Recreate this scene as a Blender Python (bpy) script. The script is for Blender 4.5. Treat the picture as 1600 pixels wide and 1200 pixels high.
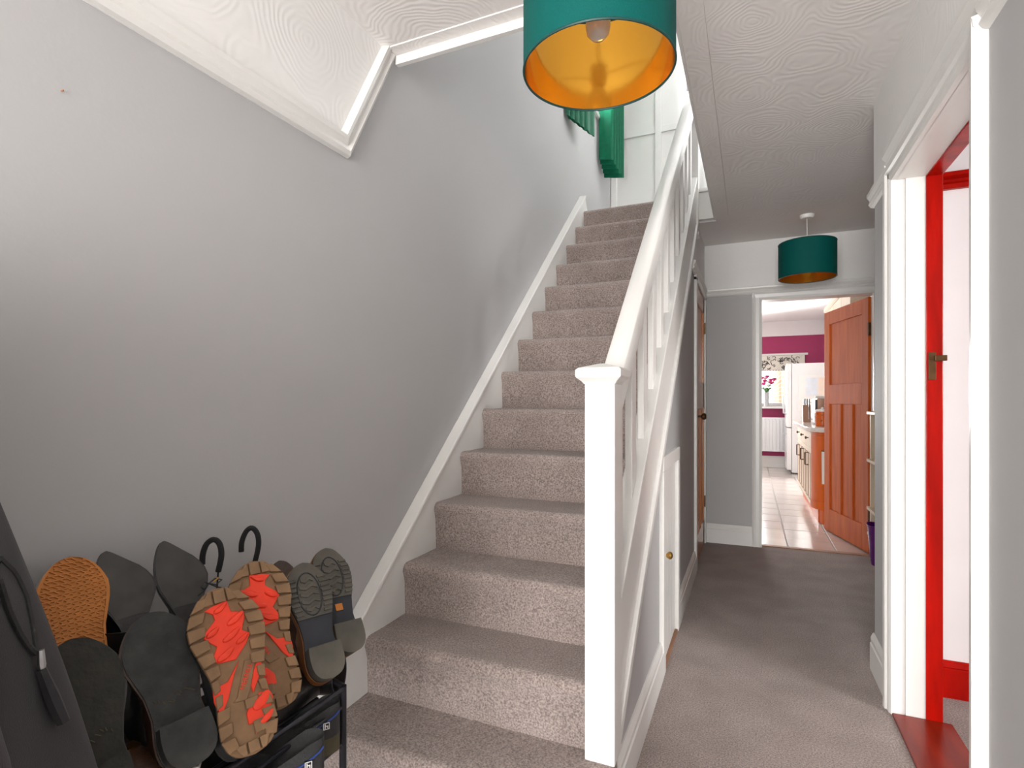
import bpy, bmesh, math, random
from mathutils import Vector, Matrix
import numpy as np
random.seed(7)
for o in list(bpy.data.objects): bpy.data.objects.remove(o)
SC = bpy.context.scene
COL = SC.collection
# ------------------------------------------------------------------ camera
CX, HY, VX, VY = 800., 626., -1150., 1172.
FP = math.sqrt((CX-VX)*(VY-CX)); TH = math.atan((VY-CX)/FP); EYE = 1.16
cam = bpy.data.cameras.new('camera'); camo = bpy.data.objects.new('camera', cam); COL.objects.link(camo)
camo.location = (0, 0, EYE); camo.rotation_euler = (math.pi/2, 0, TH)
cam.sensor_width = 36; cam.lens = FP/1600*36; cam.shift_y = (HY-600)/1600; cam.clip_start = .02; cam.clip_end = 200
SC.camera = camo
# ------------------------------------------------------------------ sky, daylight, exposure
w = bpy.data.worlds.new('sky'); SC.world = w; w.use_nodes = True
bg = w.node_tree.nodes['Background']; bg.inputs[0].default_value = (.95, .97, 1, 1); bg.inputs[1].default_value = 4.0
vs = SC.view_settings; vs.view_transform = 'Standard'; vs.look = 'None'; vs.gamma = 1; vs.exposure = 0.38
vs.use_curve_mapping = False
def area(name, loc, direction, sx, sy, power, col=(1, 1, 1), spread=180):
    l = bpy.data.lights.new(name, 'AREA'); l.shape = 'RECTANGLE'; l.size = sx; l.size_y = sy; l.energy = power; l.color = col
    l.spread = math.radians(spread)
    o = bpy.data.objects.new(name, l); COL.objects.link(o); o.location = loc
    o.rotation_euler = Vector(direction).to_track_quat('-Z', 'Y').to_euler(); return o
area('daylight_front_door_offscreen', (-.33, -2.72, 1.3), (0, 1, 0), 1.2, 2.0, 170, (1, .975, .945))
area('daylight_stair_window', (-1.38, 4.2, 4.05), (1, 0, -.1), 1.1, 1.0, 520, (.95, .98, 1))
area('daylight_front_room_window_offscreen', (4.1, .0, 1.45), (-1, .55, -.12), 1.1, 1.4, 85, (1, .97, .94))
# the part of the kitchen window that lies beyond the left jamb of the doorway
area('daylight_kitchen_window_offscreen', (-.38, 10.63, 1.5), (0, -1, 0), .94, .82, 230, (1, .99, .97))

# ------------------------------------------------------------------ materials
def S(h):
    h = h.lstrip('#'); c = [int(h[i:i+2], 16)/255 for i in (0, 2, 4)]
    return tuple(x/12.92 if x <= .04045 else ((x+.055)/1.055)**2.4 for x in c)
MATS = {}
def mat(name, col, rough=.6, var=.06, scale=6., bump=0., bscale=60., metal=0., col2=None, stretch=None, coat=0., spec=None, sheen=0., detail=3., bdist=.01):
    if name in MATS: return MATS[name]
    m = bpy.data.materials.new(name); m.use_nodes = True; nt = m.node_tree; N = nt.nodes; L = nt.links
    b = N['Principled BSDF']; b.inputs['Roughness'].default_value = rough; b.inputs['Metallic'].default_value = metal
    b.inputs['Coat Weight'].default_value = coat; b.inputs['Coat Roughness'].default_value = .15
    b.inputs['Sheen Weight'].default_value = sheen
    if spec is not None: b.inputs['Specular IOR Level'].default_value = spec
    tc = N.new('ShaderNodeTexCoord'); mp = N.new('ShaderNodeMapping'); L.new(tc.outputs['Object'], mp.inputs[0])
    if stretch: mp.inputs['Scale'].default_value = stretch
    n = N.new('ShaderNodeTexNoise'); n.inputs['Scale'].default_value = scale; n.inputs['Detail'].default_value = detail
    L.new(mp.outputs[0], n.inputs['Vector'])
    r = N.new('ShaderNodeValToRGB'); r.color_ramp.elements[0].position = .3; r.color_ramp.elements[1].position = .7
    c2 = col2 if col2 else tuple(min(1, c*(1+var)) for c in col)
    c1 = col if col2 else tuple(c*(1-var) for c in col)
    r.color_ramp.elements[0].color = (*c1, 1); r.color_ramp.elements[1].color = (*c2, 1)
    L.new(n.outputs[0], r.inputs[0]); L.new(r.outputs[0], b.inputs['Base Color'])
    if bump:
        n2 = N.new('ShaderNodeTexNoise'); n2.inputs['Scale'].default_value = bscale; n2.inputs['Detail'].default_value = 3
        L.new(mp.outputs[0], n2.inputs['Vector'])
        bp = N.new('ShaderNodeBump'); bp.inputs['Strength'].default_value = bump; bp.inputs['Distance'].default_value = bdist
        L.new(n2.outputs[0], bp.inputs['Height']); L.new(bp.outputs[0], b.inputs['Normal'])
    MATS[name] = m; return m
def artex(name, col, freq, strength):
    m = mat(name, col, .75, .015, 3.); nt = m.node_tree; N = nt.nodes; L = nt.links
    tc = N.new('ShaderNodeTexCoord'); nz = N.new('ShaderNodeTexNoise'); nz.inputs['Scale'].default_value = 5
    mx = N.new('ShaderNodeMixRGB'); mx.blend_type = 'ADD'; mx.inputs[0].default_value = .12
    L.new(tc.outputs['Object'], nz.inputs['Vector']); L.new(tc.outputs['Object'], mx.inputs[1]); L.new(nz.outputs['Color'], mx.inputs[2])
    v = N.new('ShaderNodeTexVoronoi'); v.inputs['Scale'].default_value = 3.2; v.feature = 'SMOOTH_F1'; v.inputs['Smoothness'].default_value = .25
    L.new(mx.outputs[0], v.inputs['Vector'])
    a = N.new('ShaderNodeMath'); a.operation = 'MULTIPLY'; a.inputs[1].default_value = freq; L.new(v.outputs['Distance'], a.inputs[0])
    s = N.new('ShaderNodeMath'); s.operation = 'SINE'; L.new(a.outputs[0], s.inputs[0])
    n3 = N.new('ShaderNodeTexNoise'); n3.inputs['Scale'].default_value = 9; n3.inputs['Detail'].default_value = 4; L.new(tc.outputs['Object'], n3.inputs['Vector'])
    mu = N.new('ShaderNodeMath'); mu.operation = 'MULTIPLY'; L.new(s.outputs[0], mu.inputs[0]); L.new(n3.outputs[0], mu.inputs[1])
    bp = N.new('ShaderNodeBump'); bp.inputs['Strength'].default_value = strength; bp.inputs['Distance'].default_value = .006
    L.new(mu.outputs[0], bp.inputs['Height']); L.new(bp.outputs[0], N['Principled BSDF'].inputs['Normal']); return m
def glass(name):
    m = bpy.data.materials.new(name); m.use_nodes = True; N = m.node_tree.nodes; L = m.node_tree.links; N.remove(N['Principled BSDF'])
    t = N.new('ShaderNodeBsdfTransparent'); g = N.new('ShaderNodeBsdfGlossy'); g.inputs['Roughness'].default_value = .03
    fr = N.new('ShaderNodeFresnel'); fr.inputs[0].default_value = 1.35; mx = N.new('ShaderNodeMixShader')
    L.new(fr.outputs[0], mx.inputs[0]); L.new(t.outputs[0], mx.inputs[1]); L.new(g.outputs[0], mx.inputs[2])
    L.new(mx.outputs[0], N['Material Output'].inputs[0]); MATS[name] = m; return m
def carpet(name, ca, cb, scale=240.):
    m = mat(name, ca, .98, 0, scale, .9, 420., col2=cb, spec=.1, sheen=.25, detail=2., bdist=.006)
    nt = m.node_tree; N = nt.nodes; L = nt.links; b = N['Principled BSDF']
    old = b.inputs['Base Color'].links[0].from_socket
    n = N.new('ShaderNodeTexNoise'); n.inputs['Scale'].default_value = 5; n.inputs['Detail'].default_value = 3
    tc = N.new('ShaderNodeTexCoord'); L.new(tc.outputs['Object'], n.inputs['Vector'])
    r = N.new('ShaderNodeValToRGB'); r.color_ramp.elements[0].position = .35; r.color_ramp.elements[1].position = .65
    r.color_ramp.elements[0].color = (.88, .87, .86, 1); r.color_ramp.elements[1].color = (1.08, 1.08, 1.08, 1)
    mx = N.new('ShaderNodeMixRGB'); mx.blend_type = 'MULTIPLY'; mx.inputs[0].default_value = 1
    L.new(n.outputs[0], r.inputs[0]); L.new(old, mx.inputs[1]); L.new(r.outputs[0], mx.inputs[2]); L.new(mx.outputs[0], b.inputs['Base Color'])
    return m
M = dict(
 wall=mat('grey_wall_paint', (.44, .435, .435), .7, .015, 2., .03, 90.),
 white=mat('white_gloss_paint', (.75, .74, .715), .34, .015, 5., .05, 40.),
 frieze=artex('textured_white_wall', (.80, .79, .775), 110, .07),
 ceil=artex('swirled_ceiling_plaster', (.80, .775, .755), 120, .11),
 pinkwhite=mat('pale_pink_wall_paint', (.80, .765, .77), .7, .015),
 carpet=carpet('taupe_carpet', (.17, .132, .12), (.49, .40, .365), 190.),
 red=mat('red_brown_varnished_wood', (.26, .004, .0015), .25, .2, 3., .1, 20., col2=(.50, .006, .002), stretch=(6, 6, 1), spec=.2),
 redfloor=mat('red_brown_threshold_wood', (.17, .010, .003), .25, .2, 3., .05, 20., col2=(.25, .018, .005), stretch=(6, 1, 6), spec=.3),
 orange=mat('orange_varnished_pine', (.46, .082, .007), .42, .2, 3., .05, 20., col2=(.62, .135, .016), stretch=(7, 7, .8), spec=.25),
 amber=mat('amber_varnished_pine', (.42, .125, .02), .28, .2, 3., .05, 20., col2=(.58, .19, .035), stretch=(7, 7, .8), coat=.5),
 teal=mat('teal_shade_fabric', (.0, .085, .075), .65, .12, 500., .2, 700., spec=.15),
 gold=mat('gold_shade_lining', (.90, .46, .05), .13, .05, 3., .04, 14., metal=.85),
 teal_trim=mat('dark_teal_trim', (.0, .045, .04), .5, .05),
 green=mat('emerald_curtain_fabric', (.0, .115, .055), .5, .1, 30., spec=.2),
 brass=mat('aged_brass', (.52, .30, .08), .32, .15, 20., metal=1),
 bronze=mat('dark_bronze', (.10, .05, .02), .45, .2, 30., metal=.8),
 bulb=mat('bulb_glass', (.80, .78, .72), .08, .02, coat=1),
 plastic=mat('white_plastic', (.82, .81, .79), .35, .01),
 magenta=mat('magenta_wall_paint', (.36, .030, .115), .65, .03),
 cream=mat('cream_cabinet_paint', (.78, .66, .50), .4, .03),
 unit=mat('orange_cabinet_wood', (.62, .11, .005), .35, .12, 3., stretch=(5, 5, .8), spec=.3),
 worktop=mat('pale_worktop', (.68, .63, .58), .3, .1, 60., coat=.3),
 tile=mat('glossy_beige_tile', (.62, .56, .52), .16, .08, 4., .05, 8., col2=(.70, .64, .60), coat=.3),
 grout=mat('grey_grout', (.36, .33, .31), .9, .05),
 enamel=mat('white_enamel', (.80, .81, .82), .25, .01),
 grey=mat('grey_plastic', (.42, .43, .44), .4, .04),
 paper=mat('pale_paper', (.72, .78, .86), .6, .08, 9.),
 paperpeach=mat('peach_paper', (.86, .72, .62), .6, .05, 9.),
 brownmetal=mat('brown_microwave_metal', (.30, .17, .115), .35, .1, 8., metal=.3),
 black=mat('black_satin', (.012, .012, .013), .45, .1),
 rackmetal=mat('black_rack_metal', (.02, .02, .026), .35, .1, metal=.4),
 foam=mat('black_foam', (.012, .012, .013), .85, .1, 40., .2, 300.),
 leather=mat('black_leather', (.014, .012, .012), .36, .3, 20., .15, 120.),
 suede=mat('charcoal_suede', (.03, .03, .03), .9, .2, 30., .2, 200.),
 brownleather=mat('dark_brown_leather', (.05, .022, .012), .4, .3, 20., .15, 120.),
 tan=mat('tan_leather', (.36, .13, .035), .4, .15, 20., .1, 120.),
 gum=mat('gum_rubber', (.50, .17, .022), .55, .1, 12.),
 canvaswhite=mat('off_white_rubber', (.55, .50, .43), .6, .05, 14.),
 soledark=mat('worn_charcoal_sole', (.018, .019, .019), .75, .3, 26., .35, 60., col2=(.04, .04, .037)),
 soleolive=mat('worn_olive_black_sole', (.013, .0135, .011), .75, .3, 18., .3, 60., col2=(.028, .026, .018)),
 solegrey=mat('grey_rubber_sole', (.065, .06, .048), .7, .15, 16., .15, 80., col2=(.105, .095, .076)),
 solenavy=mat('dark_slate_sole', (.022, .024, .031), .7, .2, 16.),
 pointsole=mat('scuffed_black_sole', (.016, .015, .013), .4, .3, 14., col2=(.055, .050, .044)),
 lugbrown=mat('brown_rubber_lug', (.235, .135, .065), .7, .15, 30., .1, 80.),
 lugred=mat('red_orange_rubber', (.86, .045, .012), .55, .08, 30.),
 coat=mat('dark_grey_softshell', (.022, .0205, .024), .8, .12, 7., .15, 500., sheen=.08),
 coatdark=mat('dark_lining_fabric', (.012, .010, .012), .9, .2, 9.),
 steel=mat('dull_steel', (.40, .40, .40), .35, .08, 30., metal=1),
 blue=mat('blue_trim', (.02, .05, .22), .5, .05),
 khaki=mat('khaki_suede', (.075, .062, .035), .85, .15, 30.),
 lace=mat('white_lace', (.62, .58, .55), .7, .08, 60.),
 purple=mat('purple_plastic', (.125, .008, .19), .35, .08, 6.),
 shelfwood=mat('pale_birch', (.72, .60, .44), .5, .06),
 leaf=mat('leaf_green', (.06, .16, .04), .6, .3, 12.),
 petal=mat('magenta_petal', (.46, .02, .14), .6, .2, 20.),
 petalw=mat('white_petal', (.75, .74, .66), .6, .1, 20.),
 blind=mat('patterned_blind', (.78, .74, .66), .8, .02, 8.),
 ink=mat('dark_scroll_print', (.06, .05, .05), .8, .05),
 towel=mat('white_cotton', (.80, .77, .74), .9, .03),
 slate=mat('roof_slate', (.20, .19, .19), .8, .2, 6.),
 grass=mat('lawn', (.10, .20, .05), .9, .3, 9.),
 timber=mat('shed_timber', (.33, .17, .10), .7, .2, 6.),
 glass=glass('window_glass'),
)
def brickmat():
    m = mat('brick_wall', (.5, .26, .16), .85, .1, 4.); N = m.node_tree.nodes; L = m.node_tree.links
    t = N.new('ShaderNodeTexBrick'); t.inputs['Color1'].default_value = (.58, .31, .19, 1); t.inputs['Color2'].default_value = (.68, .40, .27, 1)
    t.inputs['Mortar'].default_value = (.75, .69, .6, 1); t.inputs['Scale'].default_value = 2.2
    mp = N.new('ShaderNodeMapping'); tc = N.new('ShaderNodeTexCoord'); mp.inputs['Rotation'].default_value = (math.pi/2, 0, 0)
    L.new(tc.outputs['Object'], mp.inputs[0]); L.new(mp.outputs[0], t.inputs['Vector']); L.new(t.outputs[0], N['Principled BSDF'].inputs['Base Color']); return m
M['brick'] = brickmat()

# ------------------------------------------------------------------ mesh helpers
class MB:
    def __init__(s): s.v = []; s.f = []
    def add(s, vs, fs):
        n = len(s.v); s.v += [tuple(v) for v in vs]; s.f += [tuple(i+n for i in f) for f in fs]; return s
    def box(s, x0, x1, y0, y1, z0, z1):
        x0, x1 = min(x0, x1), max(x0, x1); y0, y1 = min(y0, y1), max(y0, y1); z0, z1 = min(z0, z1), max(z0, z1)
        return s.add([(x0,y0,z0),(x1,y0,z0),(x1,y1,z0),(x0,y1,z0),(x0,y0,z1),(x1,y0,z1),(x1,y1,z1),(x0,y1,z1)],
                     [(3,2,1,0),(4,5,6,7),(0,1,5,4),(1,2,6,5),(2,3,7,6),(3,0,4,7)])
    def prism(s, poly, a0, a1, axis='x'):
        n = len(poly)
        def q(p, a): return (a, p[0], p[1]) if axis == 'x' else ((p[0], a, p[1]) if axis == 'y' else (p[0], p[1], a))
        vs = [q(p, a0) for p in poly]+[q(p, a1) for p in poly]
        return s.add(vs, [tuple(range(n))[::-1], tuple(range(n, 2*n))]+[(i, (i+1) % n, n+(i+1) % n, n+i) for i in range(n)])
    def rings(s, rings, closed=True, cap=True):
        n = len(rings[0]); vs = [p for r in rings for p in r]; fs = []
        for k in range(len(rings)-1):
            for i in range(n if closed else n-1):
                j = (i+1) % n; fs.append((k*n+i, k*n+j, (k+1)*n+j, (k+1)*n+i))
        if cap and closed: fs += [tuple(range(n))[::-1], tuple(range((len(rings)-1)*n, len(rings)*n))]
        return s.add(vs, fs)
    def lathe(s, prof, c=(0, 0, 0), seg=24, axis='z', cap=True):
        R = []
        for r, h in prof:
            ring = []
            for i in range(seg):
                a = 2*math.pi*i/seg; x, y = r*math.cos(a), r*math.sin(a)
                ring.append((c[0]+x, c[1]+y, c[2]+h) if axis == 'z' else ((c[0]+h, c[1]+x, c[2]+y) if axis == 'x' else (c[0]+x, c[1]+h, c[2]+y)))
            R.append(ring)
        return s.rings(R, True, cap)
    def tube(s, path, r, seg=8):
        P = [Vector(p) for p in path]; R = []; up = Vector((0, 0, 1)); prev = None
        for i, p in enumerate(P):
            d = (P[min(i+1, len(P)-1)]-P[max(i-1, 0)]).normalized()
            if prev is None: a = d.cross(up if abs(d.z) < .9 else Vector((1, 0, 0))).normalized()
            else: a = (prev-d*prev.dot(d)).normalized()
            prev = a; b = d.cross(a); rr = r[i] if isinstance(r, (list, tuple)) else r
            R.append([tuple(p+(a*math.cos(2*math.pi*k/seg)+b*math.sin(2*math.pi*k/seg))*rr) for k in range(seg)])
        return s.rings(R)
    def ball(s, c, r, seg=10, rg=6, sc=(1, 1, 1)):
        R = [[(c[0]+sc[0]*r*math.sin(math.pi*(k+.02)/(rg+.04))*math.cos(2*math.pi*i/seg), c[1]+sc[1]*r*math.sin(math.pi*(k+.02)/(rg+.04))*math.sin(2*math.pi*i/seg), c[2]+sc[2]*r*math.cos(math.pi*(k+.02)/(rg+.04))) for i in range(seg)] for k in range(rg+1)]
        return s.rings(R)
    def build(s, name, m, parent=None, smooth=False, bevel=0., kind=None, segs=2):
        me = bpy.data.meshes.new(name); me.from_pydata(s.v, [], s.f); me.update()
        bm = bmesh.new(); bm.from_mesh(me); bmesh.ops.recalc_face_normals(bm, faces=bm.faces)
        if bevel: bmesh.ops.bevel(bm, geom=[e for e in bm.edges if len(e.link_faces) == 2 and e.calc_face_angle(0) > .5], offset=bevel, segments=segs, affect='EDGES', profile=.6)
        bm.to_mesh(me); bm.free()
        me.materials.append(M[m] if isinstance(m, str) else m)
        if smooth:
            for p in me.polygons: p.use_smooth = True
            me.set_sharp_from_angle(angle=math.radians(38))
        o = bpy.data.objects.new(name, me); COL.objects.link(o)
        if parent: o.parent = parent
        if kind: o['kind'] = kind
        return o
def bx(name, m, parent, *c, bevel=0., kind=None): return MB().box(*c).build(name, m, parent, bevel=bevel, kind=kind)
def tag(o, label, cat=None, group=None, kind=None):
    o['label'] = label
    if cat: o['category'] = cat
    if group: o['group'] = group
    if kind: o['kind'] = kind
    return o
def thing(name, loc, label, cat, group=None, rot=None):
    o = bpy.data.objects.new(name, None); COL.objects.link(o); o.location = loc; o.empty_display_size = .05
    if rot: o.rotation_euler = rot
    return tag(o, label, cat, group)
def st(name, label=None, loc=(0, 0, 0)):
    o = bpy.data.objects.new(name, None); COL.objects.link(o); o.location = loc; o['kind'] = 'structure'
    if label: o['label'] = label
    return o
def sb(name, m, *c, bevel=0., label=None):
    o = bx(name, m, None, *c, bevel=bevel, kind='structure')
    if label: o['label'] = label
    return o
def ray(u, v):
    r = (u-CX)/FP; s, c = math.sin(TH), math.cos(TH); return Vector((r*c-s, r*s+c, (HY-v)/FP))
def at(u, v, F): return Vector((0, 0, EYE))+ray(u, v)*F      # F = distance from the lens plane in metres

# ------------------------------------------------------------------ dimensions (metres)
XL, XR, YF, YE, CEIL, UPF, UPC = -1.215, .492, -2.6, 4.75, 2.43, 2.618, 4.95
RIS, GO, Y2 = .187, .2157, 1.458                      # riser, going, nosing of step 2
def nos(y): return RIS*(2+(y-Y2)/GO)
ylanding = Y2+12*GO
# ------------------------------------------------------------------ setting: floors, ceilings, walls
sb('floor', 'carpet', XL-.1, 1.3, YF-.1, YE+.06, -.12, 0, label='taupe carpet of the hall')
sb('floor_front_room', 'carpet', .62, 4.1, YF-.1, 2.66, -.12, -.001)
kf = sb('floor_kitchen', 'grout', -1.6, 1.35, YE+.06, 10.6, -.12, -.006, label='beige tiled kitchen floor')
tme = None
for i in range(9):
    for j in range(17):
        x0 = .275-.335*5+.335*i; y0 = 4.815+.335*j
        if x0 > 1.3 or y0+.33 > 10.6: continue
        if tme is None:
            t = MB().box(0, .327, 0, .327, -.006, 0).build('tile', 'tile', kf, bevel=.0025, segs=1); tme = t.data
        else:
            t = bpy.data.objects.new('tile', tme); COL.objects.link(t); t.parent = kf
        t.location = (x0+.004, max(y0+.004, YE+.085), random.uniform(-.0006, .0006))
# hall ceiling with stair opening: x XL..-.22, y 1.66..4.0
OX, OY0, OY1 = -.22, 1.665, 4.03
ce = st('ceiling', 'white swirled plaster ceiling of the hall')
bx('ceiling_panel', 'ceil', ce, XL-.1, 1.35, YF-.1, OY0, CEIL, UPF)
bx('ceiling_panel', 'ceil', ce, OX, 1.35, OY0, YE+.1, CEIL, UPF)
bx('ceiling_panel', 'ceil', ce, XL-.1, OX, OY1+.08, YE+.5, CEIL, UPF)
bx('plaster_band', 'ceil', ce, OX, OX+.085, OY0-.085, OY1, CEIL-.006, CEIL, bevel=.003)
bx('plaster_band', 'ceil', ce, XL, OX+.085, OY0-.05, OY0+.004, CEIL-.004, CEIL+.005)
tr1 = st('trim_1', 'white trim round the stairwell opening')
bx('edge_board', 'white', tr1, XL+.02, OX, OY0, OY0+.018, CEIL-.035, UPF)
bx('edge_board', 'white', tr1, OX-.012, OX, OY0, OY1+.02, CEIL-.004, UPF)
bx('moulding', 'white', tr1, OX-.2, OX, OY1+.0, OY1+.03, CEIL, UPF+.01, bevel=.004)
bx('nosing', 'white', tr1, OX-.12, OX, OY1-.02, OY1+.1, UPF, UPF+.025, bevel=.008)
sb('ceiling_front_room', 'ceil', .62, 4.1, YF-.1, 2.66, CEIL, CEIL+.1)
sb('ceiling_kitchen', 'pinkwhite', -1.6, 1.35, YE+.12, 10.6, 2.53, 2.62)
# left wall (one slab with a window hole upstairs)
wl = st('wall_left', 'light grey painted wall beside the stairs')
WY0, WY1, WZ0, WZ1 = 3.9, 4.6, 3.62, 4.6
for c in ((YF-.1, 5.25, -.1, WZ0), (YF-.1, WY0, WZ0, UPC), (WY1, 5.25, WZ0, UPC), (WY0, WY1, WZ1, UPC)):
    bx('wall_panel', 'wall', wl, XL-.12, XL, *c)
# textured frieze above the picture rail of the left wall, cut off along the rake
RZ = 1.955
ky = 1.425
def rk(z): return ky+(z-RZ)*.53
MB().prism([(YF, RZ), (ky, RZ), (rk(CEIL+.02), CEIL+.02), (YF, CEIL+.02)], XL-.005, XL+.006).build('frieze', 'frieze', wl)
tr2 = st('trim_2', 'white moulded picture rail on the left wall')
def railprof(t):   # profile thickness out of wall, height
    return [(0, 0), (t*.45, .004), (t*.75, .016), (t*.55, .030), (t*.95, .046), (t, .058), (.004, .066), (0, .066)]
def rail_y(x, sgn, y0, y1, z, t=.028, parent=None):
    MB().prism([(x+sgn*p, z+h) for p, h in railprof(t)], y0, y1, 'y').build('picture_rail', 'white', parent)
def rail_x(y, sgn, x0, x1, z, t=.028, parent=None):
    MB().prism([(y+sgn*p, z+h) for p, h in railprof(t)], x0, x1, 'x').build('picture_rail', 'white', parent)
# left rail: horizontal then raking up to the ceiling
mb = MB(); R = []
d2 = Vector((.53, 1)).normalized(); n2 = Vector((-d2.y, d2.x))         # rake direction and its inward normal (y,z)
mit = (Vector((0, 1))+n2); mit = mit/(mit.dot(Vector((0, 1))))
for p, off in ((Vector((YF, RZ)), Vector((0, 1))), (Vector((ky, RZ)), mit), (Vector((rk(CEIL-.012), CEIL-.012)), n2)):
    R.append([(XL+.004+t*1.1, p.x+off.x*h, p.y+off.y*h) for t, h in railprof(.026)])
mb.rings(R).build('picture_rail', 'white', tr2)
# front wall with door opening behind the camera
wf = st('wall_front', 'front wall with the glazed entrance door')
for c in ((XL-.1, -.95), (.3, 4.1)): bx('wall_panel', 'wall', wf, c[0], c[1], YF-.12, YF, 0, CEIL)
bx('wall_panel', 'wall', wf, -.95, .3, YF-.12, YF, 2.32, CEIL)
d0 = st('door_1', 'glazed front door frame')
for x in (-.95, -.55, -.13, .25): bx('mullion', 'white', d0, x, x+.05, YF-.09, YF-.04, 0, 2.32)
for z in (0, 2.27): bx('rail', 'white', d0, -.95, .3, YF-.09, YF-.04, z, z+.05)
# right wall: near part, pier, header
wr = st('wall_right', 'grey painted right-hand wall of the hall')
DY0, DY1, DH = 1.614, 2.41, 1.975
WX1 = .61
bx('wall_panel', 'wall', wr, XR, WX1, YF-.1, DY0-.03, 0, CEIL)
bx('wall_panel', 'wall', wr, XR, WX1, DY1+.03, 2.776, 0, CEIL)
bx('wall_panel', 'wall', wr, XR, WX1, DY0-.03, DY1+.03, DH+.03, CEIL)
bx('frieze', 'frieze', wr, XR-.003, XR+.02, YF, 2.779, 2.0, CEIL)
bx('return_wall', 'pinkwhite', wr, XR+.002, 4.1, 2.646, 2.778, 0, CEIL)
bx('return_wall_face', 'wall', wr, WX1-.11, 1.3, 2.77, 2.7795, 0, CEIL)
bx('room_side', 'pinkwhite', wr, WX1-.004, WX1+.004, YF, DY0-.05, 0, CEIL)
wfr = st('wall_front_room', 'pale pink far walls of the front room')
bx('wall_panel', 'pinkwhite', wfr, 4.02, 4.12, YF, -.95, 0, CEIL); bx('wall_panel', 'pinkwhite', wfr, 4.02, 4.12, .95, 2.66, 0, CEIL)
bx('wall_panel', 'pinkwhite', wfr, 4.02, 4.12, -.95, .95, 0, .6); bx('wall_panel', 'pinkwhite', wfr, 4.02, 4.12, -.95, .95, 2.25, CEIL)
tr3 = st('trim_3', 'white picture rail of the right wall')
rail_y(XR, -1, 2.46, 2.80, 1.995, .026, tr3)
rail_y(XR, -1, YF, 1.55, 1.995, .026, tr3)
rail_y(XR, -1, 1.54, 2.47, 2.035, .034, tr3)
# door surround to front room
d2s = st('door_2', 'white door surround and red-brown frame of the front room doorway')
for y0, y1 in ((DY1, DY1+.06), (DY0-.06, DY0)):
    s = 1 if y0 >= DY1 else -1; yi = DY1 if s > 0 else DY0
    prof = [(yi-s*.0, XR-.014), (yi+s*.012, XR-.020), (yi+s*.03, XR-.020), (yi+s*.036, XR-.028), (yi+s*.055, XR-.030), (yi+s*.062, XR-.018), (yi+s*.062, XR+.002), (yi, XR+.002)]
    MB().prism([(x, y) for y, x in prof], 0, DH+.06, 'z').build('architrave', 'white', d2s)
prof = [(DH, XR-.014), (DH+.012, XR-.020), (DH+.03, XR-.020), (DH+.036, XR-.028), (DH+.055, XR-.030), (DH+.062, XR-.018), (DH+.062, XR+.002), (DH, XR+.002)]
MB().prism([(x, z) for z, x in prof], DY0-.06, DY1+.06, 'y').build('architrave', 'white', d2s)
bx('jamb_lining', 'white', d2s, XR+.001, .523, DY1+.006, DY1+.031, 0, DH+.005, bevel=.003)
bx('jamb_lining', 'white', d2s, .523, .583, DY1, DY1+.031, 0, DH+.005)
bx('jamb_lining', 'white', d2s, XR+.001, .583, DY0-.031, DY0, 0, DH+.005)
bx('head_lining', 'white', d2s, XR+.001, .583, DY0-.03, DY1+.03, DH, DH+.031)
fj = bx('frame_jamb', 'red', d2s, .583, .634, DY1-.004, DY1+.05, 0, DH, bevel=.003)
bx('frame_jamb', 'red', d2s, .583, .634, DY0-.05, DY0+.004, 0, DH, bevel=.003)
bx('frame_head', 'red', d2s, .583, .634, DY0-.05, DY1+.05, DH-.004, DH+.05, bevel=.003)
lk = MB().box(.590, .612, DY1-.0075, DY1-.003, 1.235, 1.335).build('strike_plate', 'bronze', d2s, bevel=.001)
bx('keeper', 'bronze', lk, .606, .642, DY1-.020, DY1-.006, 1.302, 1.322, bevel=.002)
bx('threshold', 'redfloor', d2s, XR-.012, .66, DY0-.03, DY1-.002, -.01, .008, bevel=.004)
# front room trim seen through the doorway
tr4 = st('trim_4', 'red-brown picture rail in the front room')
mb = MB().prism([(2.648, 1.985), (2.628, 1.985), (2.618, 2.0), (2.63, 2.012), (2.63, 2.022), (2.606, 2.03), (2.606, 2.045), (2.648, 2.05)], .634, 4.02, 'x').build('picture_rail', 'red', tr4)
bb4 = st('baseboard_front_room', 'red-brown skirting in the front room')
MB().prism([(2.648, 0), (2.628, 0), (2.628, .112), (2.632, .116), (2.628, .12), (2.632, .135), (2.640, .142), (2.648, .142)], .634, 4.02, 'x').build('skirting', 'red', bb4)
# end wall with kitchen doorway
KX0, KX1, KH = .086, .835, 1.955
we = st('wall_end', 'grey painted end wall around the kitchen doorway')
bx('wall_panel', 'wall', we, XL, KX0-.02, YE, YE+.12, 0, 2.62)
bx('wall_panel', 'wall', we, KX1+.02, 1.3, YE, YE+.12, 0, 2.62)
bx('wall_panel', 'wall', we, KX0-.02, KX1+.02, YE, YE+.12, KH+.02, 2.62)
bx('frieze', 'frieze', we, -.345, 1.3, YE-.004, YE+.01, 2.02, CEIL)
sb('wall_recess', 'wall', 1.25, 1.35, 2.7, YE+.1, 0, CEIL)
tr5 = st('trim_5', 'white picture rail of the end wall'); rail_x(YE, -1, -.345, 1.25, 2.005, .03, tr5)
d3 = st('door_3', 'white frame of the kitchen doorway')
MB().prism([(KX0-.072, YE+.002), (KX0-.072, YE-.016), (KX0-.060, YE-.026), (KX0-.045, YE-.020), (KX0-.02, YE-.020), (KX0, YE-.012), (KX0, YE+.002)], 0, KH+.05, 'z').build('architrave', 'white', d3)
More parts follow.
